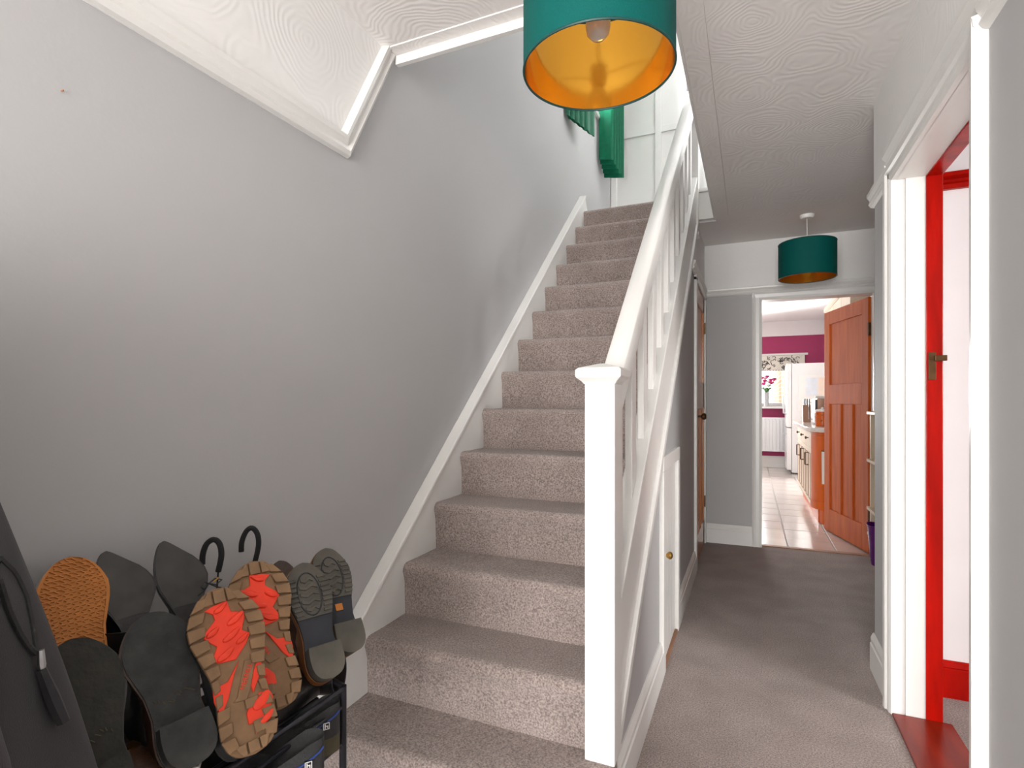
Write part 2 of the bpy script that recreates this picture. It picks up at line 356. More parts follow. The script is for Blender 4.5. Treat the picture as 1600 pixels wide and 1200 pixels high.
MB().prism([(KX1+.072, YE+.002), (KX1+.072, YE-.016), (KX1+.060, YE-.026), (KX1+.045, YE-.020), (KX1+.02, YE-.020), (KX1, YE-.012), (KX1, YE+.002)], 0, KH+.05, 'z').build('architrave', 'white', d3)
MB().prism([(YE+.002, KH+.06), (YE-.016, KH+.06), (YE-.024, KH+.045), (YE-.02, KH+.02), (YE-.012, KH), (YE+.002, KH)], KX0-.072, KX1+.072, 'x').build('architrave', 'white', d3)
for x0, x1 in ((KX0-.021, KX0), (KX1, KX1+.021)): bx('jamb_lining', 'white', d3, x0, x1, YE-.002, YE+.122, 0, KH+.02)
bx('head_lining', 'white', d3, KX0-.02, KX1+.02, YE-.002, YE+.122, KH, KH+.021)
bx('threshold', 'timber', d3, KX0, KX1, YE+.03, YE+.082, -.01, .006, bevel=.003)
# skirtings
def skirt_poly(t=.016, h=.155): return [(0, 0), (t, 0), (t, h-.045), (t-.004, h-.04), (t-.003, h-.02), (t-.009, h-.006), (t-.012, h), (0, h)]
b1 = st('baseboard_end', 'white skirting of the end wall')
MB().prism([(YE-p, z) for p, z in skirt_poly()], -.345, KX0-.072, 'x').build('skirting', 'white', b1)
b2 = st('baseboard_right', 'white skirting on the pier beside the doorway')
MB().prism([(XR-p, z) for p, z in skirt_poly()], DY1+.06, 2.79, 'y').build('skirting', 'white', b2)
MB().prism([(XR-p, z) for p, z in skirt_poly()], YF, DY0-.06, 'y').build('skirting', 'white', b2)
# ------------------------------------------------------------------ spandrel wall under the stairs
XS = -.347
SD0, SD1 = 2.33, 2.9          # small cupboard
OD0, OD1 = 3.9, 4.69         # tall orange door
ws = st('wall_spandrel', 'grey panelled wall under the staircase')
def sp(y0, y1, z0=0.):
    MB().prism([(y0, z0), (y1, z0), (y1, min(CEIL, nos(y1)-.19)), (y0, min(CEIL, nos(y0)-.19))], XS-.05, XS, 'x').build('wall_panel', 'wall', ws)
sp(1.5, SD0); sp(SD0, SD1, .86); sp(SD1, OD0)
MB().prism([(OD0, 1.985), (YE, 1.985), (YE, CEIL), (OD0, CEIL)], XS-.05, XS, 'x').build('wall_panel', 'wall', ws)
bx('wall_panel', 'wall', ws, XS-.05, XS, OD1+.0, YE, 0, 1.99)
MB().prism([(3.66, 2.02), (YE, 2.02), (YE, CEIL), (4.08, CEIL), (3.66, 2.06)], XS-.01, XS+.003, 'x').build('frieze', 'frieze', ws)
tr6 = st('trim_6', 'white picture rail over the under-stair door'); rail_y(XS, 1, 3.68, YE, 2.005, .028, tr6)
b3 = st('baseboard_spandrel', 'white skirting along the staircase side')
for y0, y1 in ((1.512, SD0+.01), (SD1+.0, OD0-.05)):
    MB().prism([(XS+p, z) for p, z in skirt_poly(.017, .15)], y0, y1, 'y').build('skirting', 'white', b3)
# small white cupboard door under the stairs
d4 = st('door_4', 'small white cupboard door with a brass knob under the stairs')
MB().prism([(2.40, .012), (2.845, .012), (2.845, .862), (2.40, .862)], XS-.03, XS-.004, 'x').build('door_leaf', 'white', d4, bevel=.003)
for y0, y1, z0, z1 in ((2.335, 2.40, .0, .8625), (2.845, 2.905, 0, .8625), (2.335, 2.905, .862, .925)):
    bx('architrave', 'white', d4, XS-.03, XS+.018, y0, y1, z0, z1, bevel=.004)
for i in range(5): bx('board', 'white', d4, XS-.005, XS+.001, 2.405+.0875*i, 2.405+.0875*(i+1)-.004, .014, .858, bevel=.001)
MB().lathe([(.004, 0), (.006, .012), (.014, .02), (.017, .028), (.014, .036), (.005, .040)], (XS, 2.445, .487), 14, 'x').build('knob', 'brass', d4, smooth=True)
bx('sill', 'timber', d4, XS-.03, XS+.014, 2.40, 2.845, 0, .012)
# tall amber panelled door under the stairs
d5 = st('door_5', 'amber varnished panelled door under the stairs')
bx('door_leaf', 'amber', d5, XS-.045, XS-.008, OD0+.04, OD1, .004, 1.975)
for y0, y1, z0, z1 in ((OD0+.04, OD0+.13, 0.006, 1.975), (OD1-.09, OD1, .006, 1.975), (OD0+.04, OD1, 1.86, 1.975), (OD0+.04, OD1, 1.10, 1.3), (OD0+.04, OD1, .006, .2), (OD0+.25, OD0+.30, .2, 1.1), (OD0+.46, OD0+.51, .2, 1.1)):
    bx('stile', 'amber', d5, XS-.010, XS+.006, y0, y1, z0, z1, bevel=.004)
for y0, y1, z0, z1 in ((OD0-.035, OD0+.04, 0, 2.0), (OD1, OD1+.058, 0, 2.0), (OD0-.035, OD1+.058, 1.975, 2.03)):
    bx('architrave', 'white', d5, XS-.06, XS+.018, y0, y1, z0, z1, bevel=.004)
for z in (.3, 1.7): bx('hinge', 'bronze', d5, XS-.004, XS+.016, OD1-.012, OD1+.004, z, z+.09)
MB().lathe([(.006, 0), (.008, .03), (.022, .04), (.024, .055), (.015, .064)], (XS+.006, OD0+.09, 1.05), 14, 'x').build('knob', 'bronze', d5, smooth=True)
# ------------------------------------------------------------------ staircase
stair = thing('staircase', (0, 0, 0), 'staircase with taupe carpet, white strings, balusters and square newel post', 'staircase')
SX0, SX1 = XL+.045, -.395
def step_poly(i):
    yn = Y2+(i-2)*GO; z = RIS*i; r = .028; pts = []
    z0 = RIS*(i-1) if i > 1 else 0
    pts.append((yn+.016, z0-.0)); pts.append((yn+.012, z-.07)); pts.append((yn+.006, z-.045))
    for k in range(7):
        a = math.pi+(-math.pi/2)*k/6; pts.append((yn+r+r*math.cos(a), z-r+r*math.sin(a)))
    pts.append((yn+.10, z-.0015)); pts.append((yn+GO+.016, z)); pts.append((yn+GO+.03, z)); pts.append((yn+GO+.03, z0-.0))
    return pts
for i in range(1, 14):
    MB().prism(step_poly(i), SX0, SX1 if i > 1 else -.335, 'x').build('step', 'carpet', stair, smooth=True)
yl = Y2+12*GO; r = .028
pts = [(yl+.016, RIS*13), (yl+.012, UPF-.07)]+[(yl+r+r*math.cos(math.pi-math.pi/2*k/6), UPF-r+r*math.sin(math.pi-math.pi/2*k/6)) for k in range(7)]+[(5.15, UPF), (5.15, RIS*13)]
MB().prism(pts, SX0, SX1, 'x').build('step', 'carpet', stair, smooth=True)
# wall string with capping bead
ya, yb = 1.20, 4.09
MB().prism([(ya, 0), (ya, max(0, nos(ya)+.085)), (yb, nos(yb)+.085), (yb+.09, UPF+.0), (yb+.09, UPF-.25), (ya+.2, 0)], XL, XL+.046, 'x').build('wall_string', 'white', stair, bevel=.003)
MB().prism([(ya, nos(ya)+.07), (ya, nos(ya)+.092), (yb, nos(yb)+.092), (yb, nos(yb)+.07)], XL, XL+.054, 'x').build('string_capping', 'white', stair, bevel=.005)
# outer string, cap rail, lower bead
yc, yd = 1.50, 4.02
MB().prism([(yc, nos(yc)+.125), (yd, nos(yd)+.125), (yd, nos(yd)-.225), (yc, nos(yc)-.225)], -.395, XS+.003, 'x').build('outer_string', 'white', stair, bevel=.003)
MB().prism([(yc, nos(yc)+.15), (yd, nos(yd)+.15), (yd, nos(yd)+.12), (yc, nos(yc)+.12)], -.405, XS+.012, 'x').build('base_rail', 'white', stair, bevel=.005)
MB().prism([(yc, nos(yc)-.18), (yd, nos(yd)-.18), (yd, nos(yd)-.23), (yc, nos(yc)-.23)], XS-.01, XS+.017, 'x').build('string_bead', 'white', stair, bevel=.006)
# handrail
hr = [(-.408, .675), (-.408, .735), (-.402, .758), (-.385, .768), (-.357, .768), (-.340, .758), (-.334, .735), (-.334, .675)]
MB().rings([[(x, y, nos(y)+dz) for x, dz in hr] for y in (1.495, 4.0)]).build('handrail', 'white', stair, bevel=.003, smooth=True)
for k in range(12):
    y = 1.60+k*GO*.92*1.085
    if y > 3.94: break
    MB().prism([(y, nos(y)+.14), (y+.070, nos(y+.070)+.14), (y+.070, nos(y+.070)+.69), (y, nos(y)+.69)], -.382, -.358, 'x').build('baluster', 'white', stair, bevel=.003)
# newel posts
NX0, NX1, NY0, NY1 = -.412, -.329, 1.434, 1.518
nw = bx('newel_post', 'white', stair, NX0, NX1, NY0, NY1, RIS-.002, 1.215, bevel=.005)
c = ((NX0+NX1)/2, (NY0+NY1)/2)
def sq(h, z): return [(c[0]-h, c[1]-h, z), (c[0]+h, c[1]-h, z), (c[0]+h, c[1]+h, z), (c[0]-h, c[1]+h, z)]
MB().rings([sq(.043, 1.205), sq(.048, 1.212), sq(.060, 1.222), sq(.062, 1.226), sq(.062, 1.243), sq(.055, 1.249), sq(.008, 1.262)]).build('newel_cap', 'white', nw, bevel=.0015)
nw2 = bx('newel_post', 'white', stair, -.412, -.329, 3.985, 4.068, 2.33, 3.62, bevel=.005)
c = (-.3705, 4.026)
MB().rings([sq(.043, 3.61), sq(.058, 3.622), sq(.06, 3.64), sq(.05, 3.648), sq(.008, 3.66)]).build('newel_cap', 'white', nw2)
MB().rings([sq(.03, 2.30), sq(.045, 2.312), sq(.045, 2.33), sq(.035, 2.34)]).build('newel_drop', 'white', nw2)
# ------------------------------------------------------------------ upstairs
wu = st('wall_landing_end', 'white panelled wall at the head of the stairs')
YU = 5.13
bx('wall_panel', 'white', wu, XL, 1.5, YU, YU+.1, UPF-.1, UPC)
for x in (-1.21, -.80, -.38, .04): bx('batten', 'white', wu, x, x+.055, YU-.018, YU+.002, UPF, UPC, bevel=.003)
for z in (UPF, 3.62, 4.55): bx('batten', 'white', wu, -1.16, 1.5, YU-.014, YU+.002, z, z+(.06 if z > UPF+.1 else .12), bevel=.003)
sb('wall_stairwell_front', 'frieze', XL, 1.5, OY0-.12, OY0-.001, UPF-.005, UPC)
sb('wall_landing_right', 'wall', 1.3, 1.4, OY0, YU, UPF, UPC, label='grey wall of the landing')
sb('ceiling_landing', 'ceil', XL-.1, 1.5, OY0-.1, YU+.1, UPC, UPC+.1)
sb('floor_landing', 'carpet', OX, 1.4, OY1+.1, YU, UPF-.01, UPF+.012)
sb('floor_landing_side', 'carpet', OX+.09, 1.4, OY0, OY1+.1, UPF-.01, UPF+.012)
wn = st('window_1', 'stair window between the green curtain tails')
for c4 in ((WY0, WY0+.05, WZ0, WZ1), (WY1-.05, WY1, WZ0, WZ1), (WY0, WY1, WZ0, WZ0+.05), (WY0, WY1, WZ1-.05, WZ1), ((WY0+WY1)/2-.02, (WY0+WY1)/2+.02, WZ0, WZ1)):
    bx('frame_bar', 'white', wn, XL-.08, XL-.03, *c4, bevel=.003)
bx('pane', 'glass', wn, XL-.058, XL-.054, WY0, WY1, WZ0, WZ1)
bx('sill', 'white', wn, XL-.1, XL+.03, WY0-.04, WY1+.04, WZ0-.03, WZ0, bevel=.004)
# curtain tails : stacks of stepped pleats
def tail(label, folds, top):
    root = thing('curtain_tail', (XL+.01, folds[0][2], top), label, 'curtain')
    for (x0, x1, y0, y1, za, zb) in folds:
        n = 8; vs = []
        for k in range(n+1):
            t = k/n; y = y0+(y1-y0)*t; x = x0+(x1-x0)*t+.006*math.sin(t*9)
            zz = za+(zb-za)*t
            vs += [(x-(XL+.01), y-folds[0][2], zz-top), (x-(XL+.01), y-folds[0][2], 0), (x+.012-(XL+.01), y+.01-folds[0][2], zz-top), (x+.012-(XL+.01), y+.01-folds[0][2], 0)]
        fs = []
        for k in range(n):
            a = 4*k; b_ = a+4; fs += [(a, b_, b_+1, a+1), (a+2, a+3, b_+3, b_+2), (a, a+2, b_+2, b_), (a+1, b_+1, b_+3, a+3)]
        fs += [(0, 1, 3, 2), (4*n, 4*n+2, 4*n+3, 4*n+1)]
        MB().add(vs, fs).build('fold', 'green', root, smooth=True)
    return root
X0 = XL+.012
tail('emerald green pleated curtain tail nearer the raked picture rail', [(X0+.005+.022*k, X0+.02+.026*k, 3.70+.04*k, 3.79+.045*k, 3.19-.012*k, 3.18-.012*k) for k in range(5)], 4.62)
tail('long emerald green pleated curtain tail in the corner by the panelled wall', [(X0+.01+.0*k, X0+.115+.012*k, 4.60+.045*k, 4.62+.05*k, 3.235-.022*k, 3.225-.022*k) for k in range(5)], 4.62)
# ------------------------------------------------------------------ kitchen
KY1 = 10.5
wk = st('wall_kitchen', 'magenta kitchen wall around the window')
wx0, wx1, wz0, wz1 = -.9, .86, 1.06, 1.94
for c4 in ((-1.6, wx0, -.1, 2.53), (wx1, 1.35, -.1, 2.53), (wx0, wx1, -.1, wz0), (wx0, wx1, wz1, 2.53)): bx('wall_panel', 'magenta', wk, c4[0], c4[1], KY1, KY1+.15, c4[2], c4[3])
bx('coving_band', 'pinkwhite', wk, -1.6, 1.35, KY1-.012, KY1+.01, 2.275, 2.53)
sb('wall_kitchen_right', 'pinkwhite', 1.2, 1.32, YE+.1, KY1, -.1, 2.53)
sb('wall_kitchen_left', 'pinkwhite', -1.6, -1.5, YE+.1, KY1, 0, 2.53, label='plain left wall of the kitchen')
sk = st('baseboard_kitchen', 'white kitchen skirting'); bx('skirting', 'white', sk, -1.5, 1.2, KY1-.022, KY1, 0, .2, bevel=.004)
kw = st('window_2', 'kitchen window')
for c4 in ((wx0, wx0+.06, wz0, wz1), (wx1-.06, wx1, wz0, wz1), (wx0, wx1, wz0, wz0+.06), (wx0, wx1, wz1-.06, wz1), (.13, .18, wz0, wz1)): bx('frame_bar', 'white', kw, c4[0], c4[1], KY1+.05, KY1+.11, c4[2], c4[3], bevel=.004)
bx('pane', 'glass', kw, wx0+.03, wx1-.03, KY1+.078, KY1+.082, wz0+.03, wz1-.03)
bx('sill', 'white', kw, wx0-.04, wx1+.03, KY1-.16, KY1+.12, wz0-.035, wz0, bevel=.005)
bx('head_trim', 'white', kw, wx0-.03, wx1+.04, KY1-.03, KY1+.002, wz1, wz1+.035, bevel=.003)
# roman blind
bl = thing('roman_blind', (0, KY1-.03, 1.68), 'cream roman blind with dark scroll pattern over the kitchen window', 'blind')
for k in range(3): bx('fold', 'blind', bl, wx0, wx1-.01, -.012-.006*k, -.004-.006*k+.012, .0+.012*k, .255-.05*k)
mb = MB()
for k in range(110):
    x0 = random.uniform(wx0+.1, wx1-.1); z0 = random.uniform(.02, .235); a0 = random.uniform(0, 6.28); rr = random.uniform(.02, .05); sg = random.choice((-1, 1))
    mb.tube([(x0+rr*(1-q/9)*math.cos(a0+sg*q*.5), -.031, min(.25, max(.004, z0+rr*(1-q/9)*math.sin(a0+sg*q*.5)))) for q in range(8)], .0045, 4)
mb.build('scroll_print', 'ink', bl, kind='stuff')
mb = MB()
for k in range(40): mb.ball((wx0+.02+k*.043, -.026, .002), .009, 6, 4)
mb.build('bobble_trim', 'ink', bl, kind='stuff')
# radiator
rd = thing('radiator', (0, KY1-.06, .285), 'white ribbed panel radiator below the kitchen window', 'radiator')
bx('panel', 'enamel', rd, -.8, .60, -.06, -.01, 0, .58, bevel=.006)
for k in range(26): bx('rib', 'enamel', rd, -.78+k*.053, -.755+k*.053, -.070, -.055, .03, .55, bevel=.004)
bx('top_grille', 'enamel', rd, -.8, .60, -.068, .02, .565, .585)
for x in (-.6, .4): bx('bracket', 'enamel', rd, x, x+.04, -.012, .03, .1, .5)
# fridge freezer
ff = thing('fridge_freezer', (.545, 9.68, 0), 'tall white fridge freezer at the end of the kitchen units', 'fridge')
bx('body', 'enamel', ff, .06, .62, 0, .60, .02, 1.75, bevel=.006)
dU = bx('door', 'enamel', ff, -.01, .055, 0, .60, .74, 1.75, bevel=.008)
dL = bx('door', 'enamel', ff, -.01, .055, 0, .60, .06, .725, bevel=.008)
MB().tube([(-.01, .05, .95), (-.055, .05, .96), (-.055, .05, 1.25), (-.01, .05, 1.26)], .011).build('handle', 'grey', dU, smooth=True)
MB().tube([(-.01, .05, .36), (-.06, .05, .37), (-.06, .05, .62), (-.01, .05, .63)], .012).build('handle', 'grey', dL, smooth=True)
for y in (.05, .53): bx('foot', 'black', ff, .05, .1, y, y+.04, 0, .022)
cal = thing('wall_calendar', (.82, 9.676, 1.0), 'pale calendar sheet pinned on the fridge side', 'calendar')
bx('sheet', 'plastic', cal, -.12, .36, -.005, .003, 0, .56); bx('picture', 'paper', cal, -.02, .14, -.007, -.004, .24, .52); bx('picture', 'paperpeach', cal, .15, .33, -.007, -.004, .24, .52)
# base units along the right kitchen wall, fronts facing left
FX, UB = .535, .15
wt = MB(); yB = 7.53
outl = [(1.2, yB), (.50, yB), (.485, yB-.015), (.485, 5.91)]+[(.485+.42*(1-math.cos(math.pi/2*k/8)), 5.91-.36*math.sin(math.pi/2*k/8)) for k in range(1, 9)]+[(1.2, 5.55)]
tag(wt.prism(outl, .87, .91, 'z').build('worktop', 'worktop', None, bevel=.006), 'pale worktop with a rounded near corner in the kitchen', 'worktop')
labs = ['cream base unit next to the curved orange end unit', 'cream base unit in the middle of the kitchen run', 'cream base unit at the fridge end of the kitchen run']
for k in range(3):
    y0 = 5.93+k*.53; y1 = y0+.526
    u = thing('base_cabinet', (FX, y0, 0), labs[k], 'cabinet', 'cream kitchen base units')
    bx('carcass', 'cream', u, .02, .64, 0, .526, UB, .869)
    bx('plinth', 'unit', u, .06, .64, 0, .526, 0, UB)
    dr = bx('drawer', 'cream', u, 0, .021, .006, .52, .70, .862, bevel=.003)
    MB().lathe([(.006, 0), (.006, -.014), (.015, -.02), (.014, -.03), (.003, -.033)], (0, .263, .79), 10, 'x').build('knob', 'bronze', dr, smooth=True)
    for j in range(2):
        ya_ = .006+j*.259; d = bx('door', 'cream', u, 0, .021, ya_, ya_+.255, UB+.006, .694, bevel=.003)
        for q in ((ya_+.04, ya_+.047, UB+.05, .65), (ya_+.208, ya_+.215, UB+.05, .65), (ya_+.04, ya_+.215, .643, .65), (ya_+.04, ya_+.215, UB+.05, UB+.057)): bx('bead', 'timber', d, -.003, .001, *q)
        hy_ = ya_+(.235 if j == 0 else .02)
        MB().tube([(0, hy_, .52), (-.03, hy_, .52), (-.03, hy_, .64), (0, hy_, .64)], .005, 6).build('handle', 'bronze', d)
cu = thing('curved_end_cabinet', (FX, 5.93, 0), 'curved orange wood end unit of the kitchen run', 'cabinet')
def arc(r0, z0, z1, off=0.):
    return [(.0+off+r0*(1-math.cos(math.pi/2*k/10)), -.0-.33*r0/.38*math.sin(math.pi/2*k/10)) for k in range(11)]
def curved(off, z0, z1, nm, m, bev=.0):
    r0 = .38; o = [(off, 0)]+[(off+(r0)*(1-math.cos(math.pi/2*k/10)), -(.33-off)*math.sin(math.pi/2*k/10)) for k in range(1, 11)]+[(.64, -(.33-off)), (.64, 0)]
    return MB().prism(o, z0, z1, 'z').build(nm, m, cu, smooth=True)
curved(.0, .22, .83, 'curved_door', 'unit'); curved(.008, .83, .869, 'top_rail', 'unit'); curved(-.006, UB, .222, 'lower_rail', 'unit'); curved(.07, 0, UB, 'plinth', 'unit')
tt = thing('tea_towel', (.60, 5.72, .40), 'white tea towel with dark spots hanging on the curved unit', 'towel')
mb = MB(); R = []
for k in range(9):
    z = .30-.30*k/8
    R.append([(.0+.012*math.sin(q*1.7)+.10*q/6, -.03+.012*math.cos(q*2.1+k*.3)-.085*q/6, z) for q in range(7)]+[(.0+.012*math.sin(q*1.7)+.10*q/6, -.024+.012*math.cos(q*2.1+k*.3)-.085*q/6, z) for q in range(6, -1, -1)])
mb.rings(R).build('cloth', 'towel', tt, smooth=True)
for k in range(4): MB().ball((.015+.01*k, -.036-.006*k, .09+.04*(k % 3)), .008, 8, 4, (1, .3, 1)).build('spot', 'ink', tt)
MB().tube([(.0, -.02, .3), (.1, -.115, .3)], .006, 6).build('hook', 'bronze', tt)
# wall cabinet above
wc = thing('wall_cabinet', (.86, 5.95, 1.42), 'cream kitchen wall cupboard behind the open orange door', 'cabinet')
bx('carcass', 'cream', wc, .02, .335, 0, 1.7, 0, .82)
for j in range(3):
    d = bx('door', 'cream', wc, 0, .021, .005+.566*j, .56+.566*j, .004, .816, bevel=.003)
    MB().tube([(0, .04+.566*j, .05), (-.03, .04+.566*j, .05), (-.03, .04+.566*j, .18), (0, .04+.566*j, .18)], .005, 6).build('handle', 'bronze', d)
cr = bx('cornice', 'cream', wc, -.03, .335, -.03, 1.73, .82, .87, bevel=.008)
# worktop things
mw = thing('microwave', (.61, 6.36, .911), 'brown and silver microwave on the kitchen worktop', 'microwave')
bx('body', 'brownmetal', mw, .02, .36, 0, .46, .012, .27, bevel=.006); dm = bx('door', 'black', mw, 0, .021, .01, .34, .02, .262, bevel=.003)
MB().tube([(0, .32, .05), (-.025, .32, .05), (-.025, .32, .23), (0, .32, .23)], .006, 6).build('handle', 'steel', dm)
for k in range(2): MB().lathe([(.018, 0), (.018, -.012), (.014, -.015)], (.018, .40, .09+.09*k), 12, 'x').build('dial', 'steel', mw)
for a, b_ in ((.04, .03), (.3, .03), (.04, .4), (.3, .4)): bx('foot', 'black', mw, a, a+.03, b_, b_+.03, 0, .013)
cn = thing('storage_canister', (.645, 6.08, .911), 'orange patterned canister with lid beside the microwave', 'canister')
MB().lathe([(.055, 0), (.06, .004), (.06, .14), (.056, .145)], (0, 0, 0), 20).build('body', 'unit', cn, smooth=True)
MB().lathe([(.061, .142), (.061, .156), (.05, .165), (.012, .168), (.012, .182), (.004, .186)], (0, 0, 0), 20).build('lid', 'plastic', cn, smooth=True)
mb = MB()
for k in range(26):
    a = random.uniform(0, 6.28); mb.ball((.0595*math.cos(a), .0595*math.sin(a), random.uniform(.015, .13)), .008, 6, 4)
mb.build('raised_pattern', 'tan', cn, kind='stuff')
kr = thing('knife_block', (.60, 7.1, .911), 'dark knife block at the far end of the worktop', 'knife block')
MB().prism([(0, 0), (.10, 0), (.14, .16), (.05, .2)], -.04, .04, 'x').build('block', 'brownmetal', kr, bevel=.004)
for k in range(4): bx('knife_handle', 'black', kr, -.03+.017*k, -.018+.017*k, .07, .09, .185, .27, bevel=.002)
pt = thing('chopping_board', (.66, 6.84, .911), 'white chopping board leaning behind the microwave', 'chopping board')
MB().prism([(-.0, 0), (.015, 0), (.05, .30), (.035, .30)], 0, .22, 'x').build('board', 'plastic', pt, bevel=.004)
# open orange door of the kitchen, hinged on the right jamb
hx, hy0 = KX1-.0, YE+.105
ang = math.atan2(5.625-hy0, .63-hx)
dk = st('door_6', 'orange varnished panelled kitchen door standing open', (hx, hy0, 0)); dk.rotation_euler = (0, 0, ang)
DW, DHH = .80, 1.945           # local +x runs from hinge to leading edge; +y faces the hall
bx('door_core', 'orange', dk, .01, DW-.01, -.012, .006, .012, DHH-.005)
fr = ((0, .105, .008, DHH), (DW-.105, DW, .008, DHH), (.105, DW-.105, DHH-.115, DHH), (.105, DW-.105, 1.13, 1.30), (.105, DW-.105, .008, .205), (.105+.155, .105+.21, .205, 1.13), (.105+.365, .105+.42, .205, 1.13))
for q in fr: bx('stile', 'orange', dk, q[0], q[1], -.022, .018, q[2], q[3], bevel=.004)
lt = bx('lock_plate', 'bronze', dk, DW-.0005, DW+.002, -.008, .006, .98, 1.14)
for z in (.25, 1.65): bx('hinge', 'bronze', dk, -.008, .006, .0, .02, z, z+.1)
# vase of flowers on the sill
vz = thing('vase_of_flowers', (.262, KY1-.09, wz0+.001), 'clear vase of magenta and white flowers on the kitchen window sill', 'vase')
MB().lathe([(.035, 0), (.04, .01), (.034, .1), (.045, .24)], (0, 0, 0), 16).build('vase', 'grey', vz, smooth=True)
for k in range(11):
    a = k*2.4; rr = .03+.012*k; hx_, hy_, hz_ = rr*math.cos(a), rr*.5*math.sin(a), .36+.015*((k*5) % 11)
    s_ = MB().tube([(0, 0, .1), (hx_*.4, hy_*.4, .25), (hx_, hy_, hz_)], .004, 5).build('stem', 'leaf', vz)
    mb = MB().ball((hx_, hy_, hz_), .028, 8, 5)
    for q in range(6): mb.ball((hx_+.024*math.cos(q*1.05), hy_+.024*math.sin(q*1.05), hz_+.008), .017, 6, 4)
    mb.build('bloom', 'petal' if k % 3 else 'petalw', s_, smooth=True)
for k in range(8):
    a = k*.8; MB().add([(0, 0, .22), (.06*math.cos(a)-.02*math.sin(a), .03*math.sin(a), .31), (.11*math.cos(a), .05*math.sin(a), .33), (.06*math.cos(a)+.02*math.sin(a), .03*math.sin(a), .30), (.06*math.cos(a), .03*math.sin(a), .32)], [(0, 1, 4), (1, 2, 4), (4, 2, 3), (0, 4, 3), (0, 3, 2, 1)]).build('leaf', 'leaf', vz)
# outdoors beyond the kitchen window
sb('floor_garden', 'grass', -14, 16, KY1+.15, 40, -.3, -.15, label='lawn behind the house')
hs = thing('neighbour_house', (2.2, 17, -.16), 'brick house seen through the kitchen window', 'building')
bx('wall', 'brick', hs, -1.4, 6, 0, 6, 0, 4.2)
MB().prism([(-.4, 4.1), (6.4, 4.1), (3, 6.6)], -1.7, 6.3, 'x').build('roof', 'slate', hs)
for x in (-.6, 1.6): w_ = bx('window', 'white', hs, x, x+1, -.03, .02, 1.2, 2.4); bx('pane', 'glass', w_, x+.08, x+.92, -.04, -.031, 1.28, 2.32)
sh = thing('garden_shed', (1.25, 14.6, -.16), 'small timber garden shed with white roof edge', 'shed')
bx('wall', 'timber', sh, -.2, 1.6, 0, 1.4, 0, 1.0); MB().prism([(-.3, .98), (1.9, .98), (.7, 1.45)], -.15, 1.5, 'y').build('roof', 'plastic', sh); bx('door', 'timber', sh, .2, .8, -.03, .0, .05, .9)
fc = thing('rendered_garden_wall', (-1.8, 15.5, -.16), 'pale rendered outbuilding beside the brick house', 'building')
bx('wall', 'pinkwhite', fc, -3, 1.7, 0, 3, 0, 3.2); bx('coping', 'slate', fc, -3.1, 1.8, -.1, 3.1, 3.2, 3.32)
bu = thing('garden_bush', (1.15, 13.3, -.16), 'dark green bush by the garden shed', 'shrub')
mb = MB()
for k in range(60): mb.ball((random.gauss(0, .18), random.gauss(0, .15), .25+random.random()*.95), random.uniform(.07, .14), 6, 4)
mb.build('foliage', 'leaf', bu, kind='stuff'); MB().tube([(0, 0, 0), (0, 0, .5)], .03, 6).build('stem', 'timber', bu)
# ------------------------------------------------------------------ recess shelf and bin
sf = thing('shelf_unit', (.785, 4.32, 0), 'pale wooden shelf unit in the recess by the kitchen door', 'shelf')
for z in (.385, .735, 1.08): bx('shelf_board', 'shelfwood', sf, -.0, .40, 0, .40, z-.02, z, bevel=.002)
for x in (.01, .36):
    for y in (.005, .365): bx('post', 'shelfwood', sf, x+.01, x+.04, y, y+.03, 0, 1.08)
bn = thing('waste_bin', (.862, 4.56, 0), 'purple plastic waste bin under the shelf unit', 'bin')
R = []
for r_, z in ((.075, 0), (.085, .06), (.092, .18), (.098, .262), (.104, .285), (.098, .285), (.09, .25), (.07, .02)):
    R.append([(r_*math.cos(2*math.pi*k/24), r_*math.sin(2*math.pi*k/24), z+(.006*math.sin(k*.8) if z > .2 else 0)) for k in range(24)])
MB().rings(R).build('bucket', 'purple', bn, smooth=True)
bx('maker_mark', 'plastic', bn, -.102, -.097, -.03, -.018, .215, .235)
pf = thing('picture_frame', (.82, 4.42, .736), 'small grey picture frame propped on the shelf unit', 'frame')
MB().prism([(0, 0), (.012, 0), (.06, .17), (.048, .17)], 0, .16, 'y').build('frame', 'grey', pf, bevel=.003)
MB().prism([(-.003, .012), (.002, .012), (.046, .155), (.042, .155)], .02, .14, 'y').build('picture', 'ink', pf)
